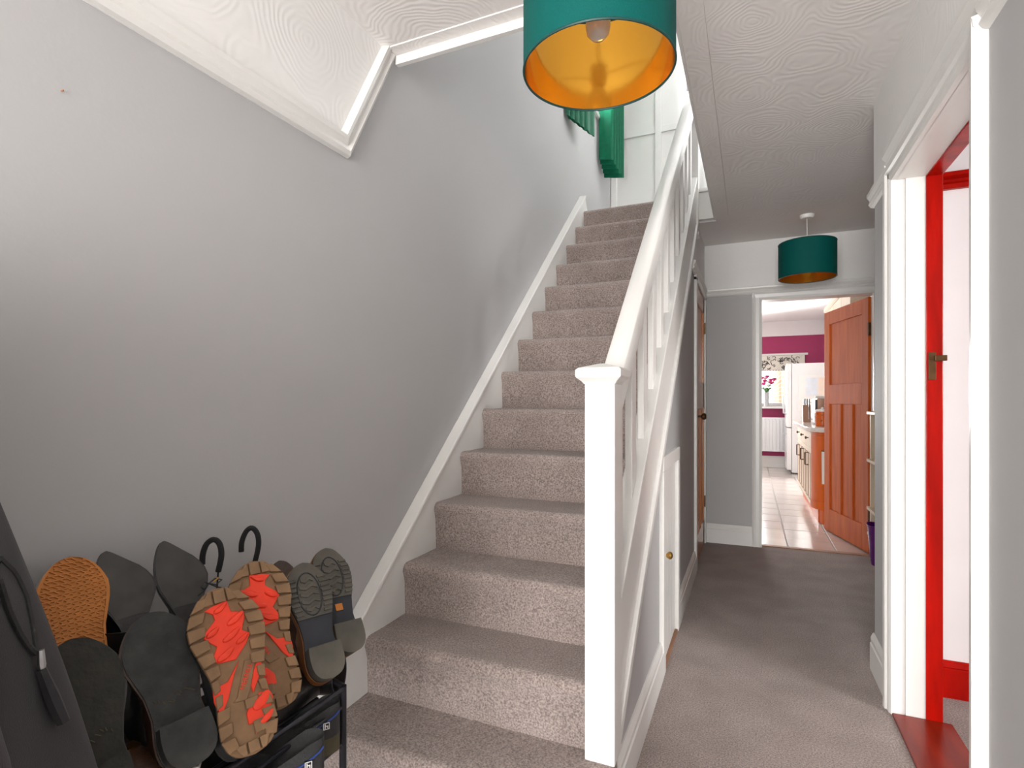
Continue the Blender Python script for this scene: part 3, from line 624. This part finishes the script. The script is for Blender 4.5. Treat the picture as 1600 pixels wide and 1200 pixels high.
# ------------------------------------------------------------------ pendant lamps
def pendant(x, y, zb, R_, h, label):
    root = thing('pendant_lamp', (x, y, CEIL-.006), label, 'lamp', 'teal drum pendant lamps')
    z0 = zb-(CEIL-.006); z1 = z0+h; seg = 64
    def ring(r, z): return [(r*math.cos(2*math.pi*k/seg), r*math.sin(2*math.pi*k/seg), z) for k in range(seg)]
    sh_ = MB().rings([ring(R_, z0), ring(R_, z1), ring(R_-.0012, z1), ring(R_-.0012, z0)]+[], True, False)
    sh_.add([p for p in ring(R_, z0)]+[p for p in ring(R_-.0012, z0)], [(k, (k+1) % seg, seg+(k+1) % seg, seg+k) for k in range(seg)])
    so = sh_.build('shade', 'teal', root, smooth=True)
    MB().rings([ring(R_-.0018, z0+.001), ring(R_-.0018, z1-.001), ring(R_-.0026, z1-.001), ring(R_-.0026, z0+.001)], True, False).build('gold_lining', 'gold', so, smooth=True)
    for z in (z0, z1): MB().rings([[((R_-.0008+.0028*math.cos(2*math.pi*q/6))*math.cos(a), (R_-.0008+.0028*math.cos(2*math.pi*q/6))*math.sin(a), z+.0032*math.sin(2*math.pi*q/6)) for q in range(6)] for a in [2*math.pi*k/seg for k in range(seg+1)]], True, False).build('rim_trim', 'teal_trim', so, smooth=True)
    MB().lathe([(.045, 0), (.045, -.012), (.036, -.024), (.012, -.028)], (0, 0, .004), 24).build('ceiling_rose', 'plastic', root, smooth=True)
    fz = z1-.045
    MB().tube([(0, 0, -.02), (0, 0, fz+.03)], .003, 8).build('cord', 'plastic', root)
    MB().lathe([(.014, .04), (.019, .03), (.019, -.02), (.016, -.03)], (0, 0, fz), 16).build('lamp_holder', 'plastic', root, smooth=True)
    MB().lathe([(.013, -.03), (.016, -.04), (.027, -.062), (.0305, -.082), (.027, -.102), (.016, -.114), (.002, -.118)], (0, 0, fz), 20).build('bulb', 'bulb', root, smooth=True)
    fr_ = MB()
    for k in range(3):
        a = 2*math.pi*k/3+.5; fr_.tube([(.02*math.cos(a), .02*math.sin(a), fz-.005), ((R_-.004)*math.cos(a), (R_-.004)*math.sin(a), z1-.004)], .0022, 6)
    fr_.build('spider_frame', 'plastic', root)
    return root
pendant(-.335, 1.285, 1.955, .18, .235, 'teal drum pendant lamp with gold lining hanging in front of the staircase')
pendant(.357, 4.222, 2.0, .178, .235, 'teal drum pendant lamp hanging outside the kitchen doorway')
# tiny nail on the left wall
p = at(96, 142, 1.0); k = XL/ray(96, 142).x; p = Vector((0, 0, EYE))+ray(96, 142)*k
nl = MB().lathe([(.0012, 0), (.0012, .004), (.002, .005), (.001, .006)], (XL, p.y, p.z), 8, 'x').build('wall_nail', 'tan')
tag(nl, 'small rusty nail in the bare grey wall above the shoes', 'nail')
#SHOES
# ------------------------------------------------------------------ shoe rack
RY0, RY1, RXF, RXB = .34, .955, -.825, -1.19
rack = thing('shoe_rack', (0, 0, 0), 'black metal shoe rack against the grey wall', 'shoe rack')
for y in (RY0, RY1):
    for x, h in ((RXF, .53), (RXB, .62)): MB().tube([(x, y, 0), (x, y, h)], .008, 10).build('leg', 'rackmetal', rack, smooth=True)
    for z in (.12, .4035): MB().tube([(RXF, y, z), (RXB, y, z)], .006, 8).build('end_bar', 'rackmetal', rack, smooth=True)
    MB().tube([(RXF, y, .528), (RXB, y, .615)], .006, 8).build('end_bar', 'rackmetal', rack, smooth=True)
MB().tube([(RXF, RY0, .523), (RXF, RY1, .523)], .0055, 10).build('front_rail', 'rackmetal', rack, smooth=True)
MB().tube([(RXB, RY0, .61), (RXB, RY1, .61)], .0055, 10).build('back_rail', 'rackmetal', rack, smooth=True)
for z in (.12, .4035, .485):
    for k in range(6):
        x = RXF+(RXB-RXF)*k/5; MB().tube([(x, RY0, z), (x, RY1, z)], .0045, 8).build('tier_bar', 'rackmetal', rack, smooth=True)
# ------------------------------------------------------------------ shoe building blocks
ROUND = [(0, 0, 0), (.008, .26, .26), (.025, .44, .44), (.06, .60, .62), (.13, .71, .72), (.22, .70, .70), (.35, .62, .64), (.48, .66, .74), (.60, .82, .92), (.70, .95, 1.), (.79, .95, .97), (.87, .82, .80), (.93, .64, .60), (.97, .44, .41), (.992, .22, .20), (1, 0, 0)]
POINT = [(0, 0, 0), (.01, .22, .22), (.04, .38, .38), (.12, .44, .44), (.25, .36, .36), (.38, .38, .38), (.50, .66, .62), (.60, .92, .86), (.68, 1., .96), (.76, .88, .97), (.84, .56, .90), (.91, .16, .80), (.96, -.14, .70), (.985, -.30, .62), (1, -.44, .46)]
def widths(tab, W, mir=1):
    T = np.array([a[0] for a in tab]); A = np.array([a[1] for a in tab])*W; B = np.array([a[2] for a in tab])*W
    if mir < 0: A, B = B, A
    return lambda t: (-float(np.interp(t, T, A)), float(np.interp(t, T, B)))
TS = [0, .004, .012, .025, .045, .075, .11, .16, .22, .28, .35, .42, .49, .55, .61, .67, .73, .79, .84, .885, .92, .95, .972, .987, .996, 1]
def slab(w, L, z0, z1, ta=0., tb=1., k=1., top=None):
    ts = [ta]+[t for t in TS if ta < t < tb]+[tb]; R = []; kt = top if top else k
    for t in ts:
        a, b = w(t); y = t*L
        R.append([(a*k, y, z0), (b*k, y, z0), (b*kt, y, z1), (a*kt, y, z1)])
    return MB().rings(R)
def upper(w, L, z1, hf, open_t, rim, k=.97):
    R = []
    for t in TS:
        a, b = w(t); a *= k; b *= k; c = (a+b)/2; hw = (b-a)/2; y = t*L
        if t > open_t:
            h = hf(t); R.append([(c+hw*math.cos(math.pi*q/10), y, z1+h*max(0, math.sin(math.pi*q/10))**.8) for q in range(11)])
        else:
            Hh = rim(t); ls = ((1, 0), (1.03, .35), (.95, .75), (.84, 1.), (.74, .9))
            left = [(c+hw*p, y, z1+Hh*q) for p, q in ls]; right = [(c-hw*p, y, z1+Hh*q) for p, q in ls][::-1]
            R.append(left+[(c, y, z1+.01)]+right)
    return MB().rings(R, closed=False, cap=False)
def frame(name, label, cat, group, toe, heel, Ft, Fh, facex=.25):
    T = at(toe[0], toe[1], Ft); Hp = at(heel[0], heel[1], Fh); d = T-Hp; L = d.length; y = d/L; mid = (T+Hp)/2
    n = (Vector((0, 0, EYE))-mid).normalized()*(1-facex)+Vector((1, 0, 0))*facex
    n = (n-y*n.dot(y)).normalized(); z = -n; x = y.cross(z)
    o = thing(name, (0, 0, 0), label, cat, group)
    m = Matrix((x, y, z)).transposed().to_4x4(); m.translation = Hp; o.matrix_world = m
    return o, L
def poly_slab(pts, z0, z1): return MB().prism(pts, z0, z1, 'z')
# gum waffle soled skate shoe
root, L = frame('skate_shoe', 'skate shoe with orange gum waffle sole leaning against the wall', 'shoe', None, (106, 872), (143, 1105), 1.0, .93, .5)
w_ = widths(ROUND, .056); so = slab(w_, L, 0, .028).build('foxing', 'canvaswhite', root, smooth=True)
gb = slab(w_, L, -.003, .001, k=.93).build('gum_sole', 'gum', root)
mb = MB()
def clipbar(x0, y0, x1, y1, wd, z0, z1, kk=.90):
    d = Vector((x1-x0, y1-y0)); n = max(2, int(d.length/.004)); run = []
    def flush():
        if len(run) > 1:
            a, b = Vector(run[0]), Vector(run[-1]); q = (b-a)
            if q.length > .004:
                q.normalize(); p = Vector((-q.y, q.x))*wd/2; poly_ = [a-p, b-p, b+p, a+p]; mb.prism([tuple(v) for v in poly_], z0, z1, 'z')
        run.clear()
    for i in range(n+1):
        x, y = x0+d.x*i/n, y0+d.y*i/n; t = y/L
        a, b = w_(min(1, max(0, t)))
        if 0 < t < 1 and a*kk < x < b*kk: run.append((x, y))
        else: flush()
    flush()
y = .006
while y < L: clipbar(-.06, y, .06, y, .0026, -.0062, -.003); y += .0088
for k in range(-34, 46):
    yy = k*.0088; clipbar(-.06, yy-.05, .06, yy+.05, .0024, -.0058, -.003)
    if 14 < k < 25: clipbar(-.06, yy+.05, .06, yy-.05, .0026, -.006, -.003)
mb.build('waffle_tread', 'gum', gb, kind='stuff')
mb = MB(); R = []
for t in TS: a, b = w_(t); R.append([(a*.99, t*L, -.006), (a*.88, t*L, -.006), (a*.88, t*L, .001), (a*.99, t*L, .001)])
mb.rings(R); R = []
for t in TS: a, b = w_(t); R.append([(b*.99, t*L, -.006), (b*.88, t*L, -.006), (b*.88, t*L, .001), (b*.99, t*L, .001)])
mb.rings(R); mb.build('sole_edge', 'gum', gb)
upper(w_, L, .026, lambda t: .055*(1-(t-.5)*.6), .5, lambda t: .05).build('canvas_upper', 'suede', root, smooth=True)
# pointed shoes
for toe, heel, Ft, Fh, lab in (((186, 857), (226, 1062), 1.07, 1.0, 'black pointed-toe heeled shoe next to the gum-soled skate shoe'), ((274, 842), (310, 1042), 1.16, 1.08, 'black pointed-toe heeled shoe next to the black foam hooks')):
    root, L = frame('pointed_shoe', lab, 'shoe', 'black pointed shoes', toe, heel, Ft, Fh, .5)
    w_ = widths(POINT, .050); slab(w_, L, .0, .005, ta=.47, k=.93).build('sole', 'pointsole', root, smooth=True)
    slab(w_, L, .001, .008).build('welt', 'leather', root, smooth=True)
    upper(w_, L, .007, lambda t: .05*(1-(t-.4)*.9), .42, lambda t: .05).build('leather_upper', 'leather', root, smooth=True)
    hw_ = .022; MB().rings([[(-q, y0, z), (q, y0, z), (q, y1, z), (-q, y1, z)] for q, y0, y1, z in ((.012, .01, .028, -.02), (.018, .004, .05, 0), (.018, .004, .05, .006))]).build('heel', 'leather', root, bevel=.003)
# dark flat soled boots
for toe, heel, Ft, Fh, lab, sm, um, fx in (((112, 998), (168, 1285), .915, .83, 'dark boot with a worn olive-black sole half hidden by the grey coat', 'soleolive', 'leather', .3), ((234, 957), (302, 1199), 1.0, .92, 'dark boot with a scuffed charcoal sole and block heel beside the red-lugged shoe', 'soledark', 'brownleather', .45)):
    root, L = frame('ankle_boot', lab, 'boot', 'dark flat-soled boots', toe, heel, Ft, Fh, fx)
    w_ = widths(ROUND, .061, -1); slab(w_, L, 0, .010, k=.97).build('sole', sm, root, smooth=True)
    slab(w_, L, .004, .014, k=1.03).build('welt', um, root, smooth=True)
    hb = slab(w_, L, -.030, .002, tb=.285, k=.93).build('heel_block', sm, root, smooth=True)
    upper(w_, L, .013, lambda t: .07*(1-(t-.4)*.75), .42, lambda t: .08).build('leather_upper', um, root, smooth=True)
    mb = MB()
    for k in range(9): mb.tube([(-.03+.007*k+random.uniform(-.004, .004), (.42+.02*math.sin(k))*L, -.0005), (-.026+.007*k, (.44+.02*math.sin(k))*L, -.0005)], .0012, 4)
    mb.build('dried_mud', 'khaki', root, kind='stuff')
# hiking shoes with brown lugs and red-orange pads
def cropmap(W, mir):
    A = np.array((455., 325.)); B = np.array((640., 1130.)); d = B-A; ln = np.linalg.norm(d); d /= ln; e = np.array((d[1], -d[0]))
    def f(p, L):
        q = np.array(p, float)-A; t = 1-q.dot(d)/ln; s = q.dot(e)/158.
        return (-s*W*mir, t*L)
    return f
FORE = [(500,395),(520,455),(575,465),(580,490),(570,555),(605,575),(590,625),(550,695),(480,700),(455,680),(470,620),(415,575),(420,545),(455,490),(445,460),(410,440),(440,420)]
HEELP = [(650,868),(695,870),(710,900),(700,935),(720,970),(640,1050),(645,995),(610,1000),(600,950),(615,910)]
ARCA = [(562,700),(545,760),(525,870),(500,940),(470,870),(462,815),(520,790)]
ARCB = [(640,705),(665,745),(650,790),(625,865),(615,830),(625,760)]
BUMP = [(475,437,32,14),(540,497,40,17),(450,552,30,14),(528,575,42,16),(572,602,30,13),(508,665,40,17),(660,908,42,26),(684,985,34,16)]
def textmesh(txt, size, ext):
    cv = bpy.data.curves.new('t', 'FONT'); cv.body = txt; cv.size = size; cv.extrude = ext; cv.align_x = 'CENTER'; cv.align_y = 'CENTER'
    o = bpy.data.objects.new('t', cv); COL.objects.link(o); dg = bpy.context.evaluated_depsgraph_get(); dg.update()
    me = bpy.data.meshes.new_from_object(o.evaluated_get(dg)); bpy.data.objects.remove(o); return me
txtme = textmesh('MERRELL', .0115, .0008); txtme.materials.append(M['lugred'])
for mir, toe, heel, Ft, Fh, lab in ((1, (338, 919), (399, 1178), 1.06, .96, 'brown-lugged hiking shoe with red-orange sole pads, laces tied below a foam hook'), (-1, (394, 877), (440, 1108), 1.19, 1.08, 'brown-lugged hiking shoe with red-orange sole pads beside the grey-soled boots')):
    root, L = frame('hiking_shoe', lab, 'shoe', 'pair of red-soled hiking shoes', toe, heel, Ft, Fh, .4)
    W = .066; w_ = widths(ROUND, W, -mir); f = cropmap(W, mir)
    so = slab(w_, L, 0, .016, k=.97).build('sole', 'lugbrown', root, smooth=True)
    slab(w_, L, .010, .026, k=.99, top=.95).build('midsole', 'suede', root, smooth=True)
    upper(w_, L, .024, lambda t: .065*(1-(t-.4)*.6), .5, lambda t: .075).build('fabric_upper', 'suede', root, smooth=True)
    for pl in (FORE, HEELP, ARCA, ARCB): poly_slab([f(p, L) for p in pl], -.0035, .002).build('red_pad', 'lugred', so, bevel=.0008, segs=1)
    for bx_, by_, ra, rb in BUMP:
        c0 = f((bx_, by_), L); k_ = W/158.
        vs = []; n = 14; Rr = []
        for s_, z in ((1.0, -.003), (.96, -.0062), (.75, -.0082), (.2, -.0088)):
            Rr.append([(c0[0]+s_*k_*ra*(math.cos(2*math.pi*q/n)), c0[1]+s_*k_*rb*math.sin(2*math.pi*q/n)-mir*s_*k_*ra*.45*math.cos(2*math.pi*q/n)+.0022*(math.cos(2*math.pi*q/n))**2, z) for q in range(n)])
        MB().rings(Rr).build('red_lug', 'lugred', so, smooth=True)
    # brown perimeter lugs
    nl = 11
    for side in (0, 1):
        for k in range(nl):
            t0 = .055+k*.082; t1 = t0+.073
            if t1 > .955: continue
            e0, e1 = w_(t0)[side], w_(t1)[side]
            inn = .54 if not (.33 < (t0+t1)/2 < .5) else .72
            sk = .012*(1 if side else -1)+random.uniform(-.006, .006)
            pts = [(e0*1.02, t0*L), (e1*1.02, t1*L), (w_(min(1, t1+sk))[side]*inn, (t1-.006)*L+.003), (w_(t0)[side]*(inn+.04), (t0+.01)*L+.002)]
            o = poly_slab(pts, -.007, .002).build('lug', 'lugbrown', so, bevel=.0012, segs=1)
    for t0, t1, xs in ((.90, .985, (-.62, -.2, .2, .62)), (.012, .075, (-.55, -.18, .18, .55)), (.10, .17, (-.5, -.1)), (.245, .30, (-.45, 0.)),):
        for a, b in zip(xs[:-1], xs[1:]):
            pts = [(a*W*.9+.0015, t0*L), (b*W*.9-.0015, t0*L), (b*W*.85-.0015, t1*L), (a*W*.85+.0015, t1*L)]
            pts = [(min(max(x, w_(y/L)[0]*.97), w_(y/L)[1]*.97), y) for x, y in pts]
            if t0 < .11 or t0 > .8 or mir*a < 0: poly_slab([(x*(mir if .09 < t0 < .5 else 1), y) for x, y in pts][::1], -.0065, .002).build('lug', 'lugbrown', so, bevel=.001, segs=1)
    a_, b_ = f((577, 850), L), f((612, 715), L); pts = [f(p, L) for p in ((560, 870), (585, 705), (632, 705), (612, 850), (600, 890), (545, 890))]
    poly_slab(pts, -.003, .002).build('arch_bridge', 'lugbrown', so, bevel=.0008, segs=1)
    t = bpy.data.objects.new('lettering', txtme); COL.objects.link(t); t.parent = so
    d = Vector((b_[0]-a_[0], b_[1]-a_[1], 0)).normalized(); zz = Vector((0, 0, -1)); yy = zz.cross(d)
    mm = Matrix((d, yy, zz)).transposed().to_4x4(); mm.translation = ((a_[0]+b_[0])/2, (a_[1]+b_[1])/2, -.0034); t.matrix_local = mm
# grey soled boots with tan uppers
for toe, heel, Ft, Fh, fx, lab in (((472, 880), (513, 1064), 1.29, 1.18, .4, 'tan boot with grey ridged sole beside the red-soled hiking shoe'), ((508, 857), (546, 1024), 1.39, 1.28, .55, 'tan boot with grey ridged sole at the staircase end of the rack')):
    root, L = frame('ridged_sole_boot', lab, 'boot', 'tan boots with grey ridged soles', toe, heel, Ft, Fh, fx)
    W = .052; w_ = widths(ROUND, W, -1); slab(w_, L, 0, .009).build('sole', 'solenavy', root, smooth=True)
    fo = slab(w_, L, -.003, .001, ta=.52, k=.985).build('forefoot_tread', 'solegrey', root, smooth=True)
    for k in range(8):
        t0 = .545+k*.042
        for side in (0, 1):
            e0, e1 = w_(t0)[side]*.97, w_(t0+.024)[side]*.97
            poly_slab([(e0, t0*L), (e1, (t0+.024)*L), (e1*.56, (t0+.024)*L), (e0*.56, t0*L)], -.0065, -.002).build('tread_bar', 'solegrey', fo, bevel=.0006, segs=1)
    for k in range(5):
        t0 = .57+k*.062; hw = W*(.40 if 0 < k < 4 else .28)
        z_ = [(-hw, t0*L), (-hw*.4, (t0+.02)*L), (hw*.3, (t0-.006)*L), (hw, (t0+.014)*L), (hw, (t0+.042)*L), (hw*.3, (t0+.024)*L), (-hw*.4, (t0+.05)*L), (-hw, (t0+.03)*L)]
        poly_slab(z_, -.0065, -.002).build('tread_chevron', 'solegrey', fo, bevel=.0005, segs=1)
    mb = MB(); R = []
    for q in range(25):
        a = 2*math.pi*q/24; R.append((W*.50*math.cos(a), (.72+.185*math.sin(a))*L, -.0045))
    mb.tube(R, .0016, 5).build('tread_ring', 'solenavy', fo)
    hb = slab(w_, L, -.030, .001, tb=.27, k=.98).build('heel_block', 'solegrey', root, smooth=True)
    slab(w_, L, .006, .012, k=1.03).build('welt', 'tan', root, smooth=True)
    upper(w_, L, .012, lambda t: .06*(1-(t-.4)*.7), .42, lambda t: .07).build('leather_upper', 'tan', root, smooth=True)
    if fx > .5: bx('size_badge', 'gum', root, -.010, .008, .40*L, .46*L, -.002, .001)
root, L = frame('tan_shoe', 'tan shoe mostly hidden behind the red-soled hiking shoe', 'shoe', None, (436, 876), (468, 1050), 1.44, 1.36, .3)
w_ = widths(ROUND, .044); slab(w_, L, 0, .01).build('sole', 'brownleather', root, smooth=True); slab(w_, L, .004, .014, k=1.05).build('welt', 'tan', root, smooth=True)
upper(w_, L, .013, lambda t: .05*(1-(t-.4)*.7), .45, lambda t: .06).build('leather_upper', 'tan', root, smooth=True)
# black boot lying on the top tier, open shaft towards the stairs
p0 = Vector((-.862, .985, .536)); p1 = p0-Vector((.87, .32, .05))
rt = thing('black_boot', p0, 'black ankle boot lying on its side under the grey-soled boots', 'boot')
d = (p0-p1).normalized(); a = d.cross(Vector((0, 0, 1))).normalized(); b = a.cross(d); R = []
for s_, r_ in ((0, .043), (.05, .041), (.11, .043), (.15, .046), (.2, .044), (.25, .036), (.275, .018)): R.append([tuple(-d*s_+(a*math.cos(2*math.pi*q/20)+b*math.sin(2*math.pi*q/20)*1.08)*r_) for q in range(20)])
inn = [[tuple(-d*s_+(a*math.cos(2*math.pi*q/20)+b*math.sin(2*math.pi*q/20)*1.08)*r_) for q in range(20)] for s_, r_ in ((.08, .03), (.07, .037), (0, .040))]
MB().rings(inn+R, True, True).build('shaft', 'leather', rt, smooth=True)
MB().tube([tuple(a*.043*math.cos(2*math.pi*q/24)+b*.0465*math.sin(2*math.pi*q/24)) for q in range(25)], .0016, 6).build('binding', 'solenavy', rt, smooth=True)
MB().tube([(-.05, -.03, -.008), (-.05, -.09, -.012), (-.048, -.15, -.016), (-.046, -.205, -.02)], [.038, .037, .035, .022], 20).build('foot', 'leather', rt, smooth=True)
tz = MB()
for q in range(7): tz.tube([tuple(d*.004+a*.02-b*.04), tuple(d*.012+a*(.022+.002*q)-b*.07), tuple(d*(.006+.003*q)+a*(.012+.005*q)-b*.105)], .0016, 5)
tz.build('tassel', 'suede', rt, kind='stuff')
rt = thing('black_boot', (-1.09, .645, .4895), 'black ankle boot standing upright behind the two dark flat-soled boots', 'boot')
R = [[(r_*math.cos(2*math.pi*q/20)*1.15, r_*math.sin(2*math.pi*q/20)*.85, z) for q in range(20)] for z, r_ in ((.0, .05), (.012, .053), (.06, .053), (.12, .046), (.19, .046), (.25, .05), (.25, .046), (.1, .04))]
MB().rings(R).build('shaft', 'leather', rt, smooth=True); MB().rings([[(r_*math.cos(2*math.pi*q/20)*1.15, r_*math.sin(2*math.pi*q/20)*.85, z) for q in range(20)] for z, r_ in ((-.0, .055), (.014, .056))]).build('sole', 'black', rt)
# black trainers with a white H badge, on the middle tier
def trainer(hx_, hy_, yaw, label, upm, solem, group=None, badge=True, z0=.4085, L=.27):
    root = thing('trainer', (hx_, hy_, z0), label, 'shoe', group, (0, 0, yaw))
    w_ = widths(ROUND, .047); slab(w_, L, 0, .026, k=1.0).build('sole', solem, root, smooth=True)
    slab(w_, L, .022, .046, tb=.34, k=1.005, top=.99).build('heel_counter', 'khaki' if badge else upm, root, smooth=True)
    upper(w_, L, .025, lambda t: .068*(1-(t-.45)*.95), .52, lambda t: .075 if t < .1 else .075-.03*min(1, (t-.1)/.25)+.02*max(0, (t-.35)/.17), k=.985).build('fabric_upper', upm, root, smooth=True)
    if badge:
        for sgn in (-1, 1):
            P_ = [(sgn*abs(w_(t)[0 if sgn < 0 else 1])*(1.0 if t < .1 else .985)+sgn*.0015, t*L, .025+zz) for t, zz in ((.02, .058), (.05, .055), (.1, .050), (.18, .042), (.28, .034), (.4, .026))]
            MB().tube(P_, .002, 6).build('blue_piping', 'blue', root, smooth=True)
            t = .13; xx = sgn*abs(w_(t)[0 if sgn < 0 else 1])
            bd = bx('badge', 'black', root, xx*1.01-sgn*.002, xx*1.01+sgn*.0022, t*L-.007, t*L+.007, .058, .074)
            for q in ((-.0065, -.0052, .059, .073), (.0052, .0065, .059, .073), (-.0065, .0065, .0718, .073), (-.0065, .0065, .059, .0602), (-.0036, -.0016, .0615, .0705), (.0016, .0036, .0615, .0665), (-.0036, .0036, .0652, .0668)):
                bx('badge_mark', 'plastic', bd, xx*1.01+sgn*.002, xx*1.01+sgn*.003, t*L+sgn*q[0], t*L+sgn*q[1], q[2], q[3])
    return root, w_, L
yaw = math.atan2(-.8, -.6)-math.pi/2
trainer(-.768, .835, yaw, 'black trainer with blue piping below the front rail of the rack', 'suede', 'khaki', 'black trainers with blue piping')
trainer(-.825, .945, yaw, 'black trainer with blue piping below the black boot', 'suede', 'khaki', 'black trainers with blue piping')
rt, w_, L = trainer(-1.05, .66, math.atan2(-.12, 1)-math.pi/2, 'grey trainer with white laces below the hiking shoes', 'solegrey', 'canvaswhite', None, False)
for k in range(4): MB().tube([(-.028, L*(.52+.06*k), .085-.006*k), (-.01, L*(.53+.06*k), .098-.007*k), (.012, L*(.535+.06*k), .098-.007*k), (.028, L*(.52+.06*k), .085-.006*k)], .0035, 6).build('lace', 'lace', rt, smooth=True)
for s_ in (-1, 1): MB().tube([(0, L*.52, .10), (s_*.018, L*.50, .118), (s_*.032, L*.54, .113), (s_*.02, L*.58, .104), (0, L*.53, .102)], .003, 6).build('lace', 'lace', rt, smooth=True)
rt, w_, L = trainer(-1.15, .575, math.atan2(.06, 1)-math.pi/2, 'dark brown shoe with a brass buckle between the two dark boots', 'brownleather', 'brownleather', None, False, .4915)
bx('buckle', 'brass', rt, -.02, .02, L*.62, L*.70, .074, .079, bevel=.002)
# black foam hooks rising behind the shoes
for pts, F, lab in (([(316, 882), (317, 866), (323, 850), (334, 843), (343, 850), (346, 868), (341, 893)], 1.22, 'black foam-covered hook rising behind the nearer hiking shoe'), ([(377, 862), (378, 846), (385, 830), (394, 825), (402, 834), (404, 852), (398, 880)], 1.33, 'black foam-covered hook rising behind the farther hiking shoe')):
    P_ = [at(u, v, F) for u, v in pts]; base = Vector((P_[-1].x-.01, P_[-1].y-.01, .49))
    rt = thing('boot_hanger', base, lab, 'hook', 'black foam hooks'); Q = [p-base for p in P_]
    den = []
    for i in range(len(Q)-1):
        for k in range(4):
            p_ = [Q[max(0, i-1)], Q[i], Q[i+1], Q[min(len(Q)-1, i+2)]]; t = k/4
            den.append(tuple(.5*((2*p_[1])+(p_[2]-p_[0])*t+(2*p_[0]-5*p_[1]+4*p_[2]-p_[3])*t*t+(3*p_[1]-p_[0]-3*p_[2]+p_[3])*t**3)))
    den.append(tuple(Q[-1])); MB().tube(den, .0062, 10).build('foam_hook', 'foam', rt, smooth=True)
    MB().tube([tuple(Q[-1]), tuple(Q[-1]*.5+Vector((-.005, 0, 0))), (0, 0, 0)], .002, 6).build('wire_stem', 'rackmetal', rt, smooth=True)
    bx('clip', 'black', rt, -.02, .02, -.03, .03, .0, .012, bevel=.003)
p = at(326, 912, 1.12); lb = thing('lace_bow', p, 'black lace bow with brass tips above the hiking shoe toe', 'lace')
for q in (-1, 1):
    MB().tube([(0, 0, 0), (.004, q*.012, .008), (.008, q*.024, .002), (.004, q*.014, -.006), (0, 0, 0)], .0016, 6).build('loop', 'black', lb); MB().tube([(0, 0, 0), (.006, q*.014, -.01), (.003, q*.026, -.016)], .0014, 6).build('lace_end', 'black', lb)
MB().tube([(.004, .008, .002), (.006, .018, .008)], .002, 6).build('lace_tip', 'brass', lb)
# ------------------------------------------------------------------ hanging coat
CXc, CYc, ZT, ZB = -1.0, .165, 1.46, .56
def rad(z, ph):
    w = (1.30-z); r = .172+.235*w if z < 1.30 else max(.05, .172-.75*(z-1.30))
    return r+.010*math.sin(5*ph+3*z)+.007*math.sin(9*ph-5*z+1)
def cs(ph, z, off=0.):
    r = rad(z, ph)+off; return Vector((max(XL+.012, CXc+r*math.cos(ph)), CYc+r*math.sin(ph), z))
ct = thing('hanging_coat', (XL+.1, CYc, ZB), 'dark grey softshell coat with an open zip pocket hanging beside the shoes', 'coat')
O = Vector((XL+.1, CYc, ZB))
zs = [ZB+(ZT-ZB)*k/40 for k in range(41)]
MB().rings([[tuple(cs(2*math.pi*k/96, z)-O) for k in range(96)] for z in zs]).build('coat_body', 'coat', ct, smooth=True)
def hit(u, v, off=.004):
    dv = ray(u, v); F = .3
    while F < 1.4:
        q = Vector((0, 0, EYE))+dv*F; dx, dy = q.x-CXc, q.y-CYc; ph = math.atan2(dy, dx)
        if math.hypot(dx, dy) < rad(q.z, ph)+off: return q
        F += .002
    return None
def curve(ps, n):
    P_ = np.array(ps, float); s_ = np.concatenate([[0], np.cumsum(np.linalg.norm(np.diff(P_, axis=0), axis=1))]); t = np.linspace(0, s_[-1], n)
    return list(zip(np.interp(t, s_, P_[:, 0]), np.interp(t, s_, P_[:, 1])))
Rr = [hit(u-1, v) for u, v in curve([(2, 872), (24, 893), (42, 930), (52, 980), (58, 1018)], 14)]
Ll = [hit(u, v) for u, v in curve([(0, 905), (14, 950), (30, 985), (46, 1010), (57, 1020)], 14)]
ok = [(a, b) for a, b in zip(Ll, Rr) if a and b]
vs = []
for a, b in ok:
    for k in range(5): q = a.lerp(b, k/4)-O; vs.append(tuple(q)); 
n = len(ok); fs = [(i*5+k, i*5+k+1, i*5+k+6, i*5+k+5) for i in range(n-1) for k in range(4)]
MB().add(vs, fs).build('pocket_lining', 'coat', ct, smooth=True)
for e in ([a for a, b in ok], [b for a, b in ok]): MB().tube([tuple(q-O+Vector((.002, -.001, 0))) for q in e], .0035, 6).build('zip_edge', 'suede', ct, smooth=True)
q = hit(62, 1030, .006)
if q:
    q = q-O; pu = MB().tube([tuple(q+Vector((.002, 0, .012))), tuple(q+Vector((.004, 0, -.006))), tuple(q+Vector((.004, .001, -.016)))], [.004, .005, .003], 8).build('zip_slider', 'steel', ct, smooth=True)
    MB().tube([tuple(q+Vector((.003, 0, -.012))), tuple(q+Vector((.012, .008, -.05))), tuple(q+Vector((.016, .018, -.085)))], [.006, .0085, .0075], 6).build('zip_tab', 'coat', pu, smooth=True)
MB().tube([tuple(Vector(p_)-O) for p_ in ((-.86, .10, 1.27), (-.78, .16, 1.12), (-.735, .20, .95), (-.725, .225, .78), (-.735, .225, .66), (-.74, .22, .57))], [.05, .068, .08, .088, .087, .082], 28).build('sleeve', 'coat', ct, smooth=True)
MB().tube([tuple(Vector(p_)-O) for p_ in ((-.739, .22, .585), (-.741, .22, .56))], [.084, .081], 28).build('cuff', 'coatdark', ct, smooth=True)
pg = thing('coat_peg', (XL, CYc, 1.49), 'dark metal coat peg holding the grey coat', 'peg')
bx('plate', 'bronze', pg, 0, .008, -.02, .02, -.05, .06, bevel=.002); MB().tube([(.006, 0, 0), (.05, 0, -.01), (.08, 0, .02), (.085, 0, .05)], .006, 8).build('hook', 'bronze', pg, smooth=True)
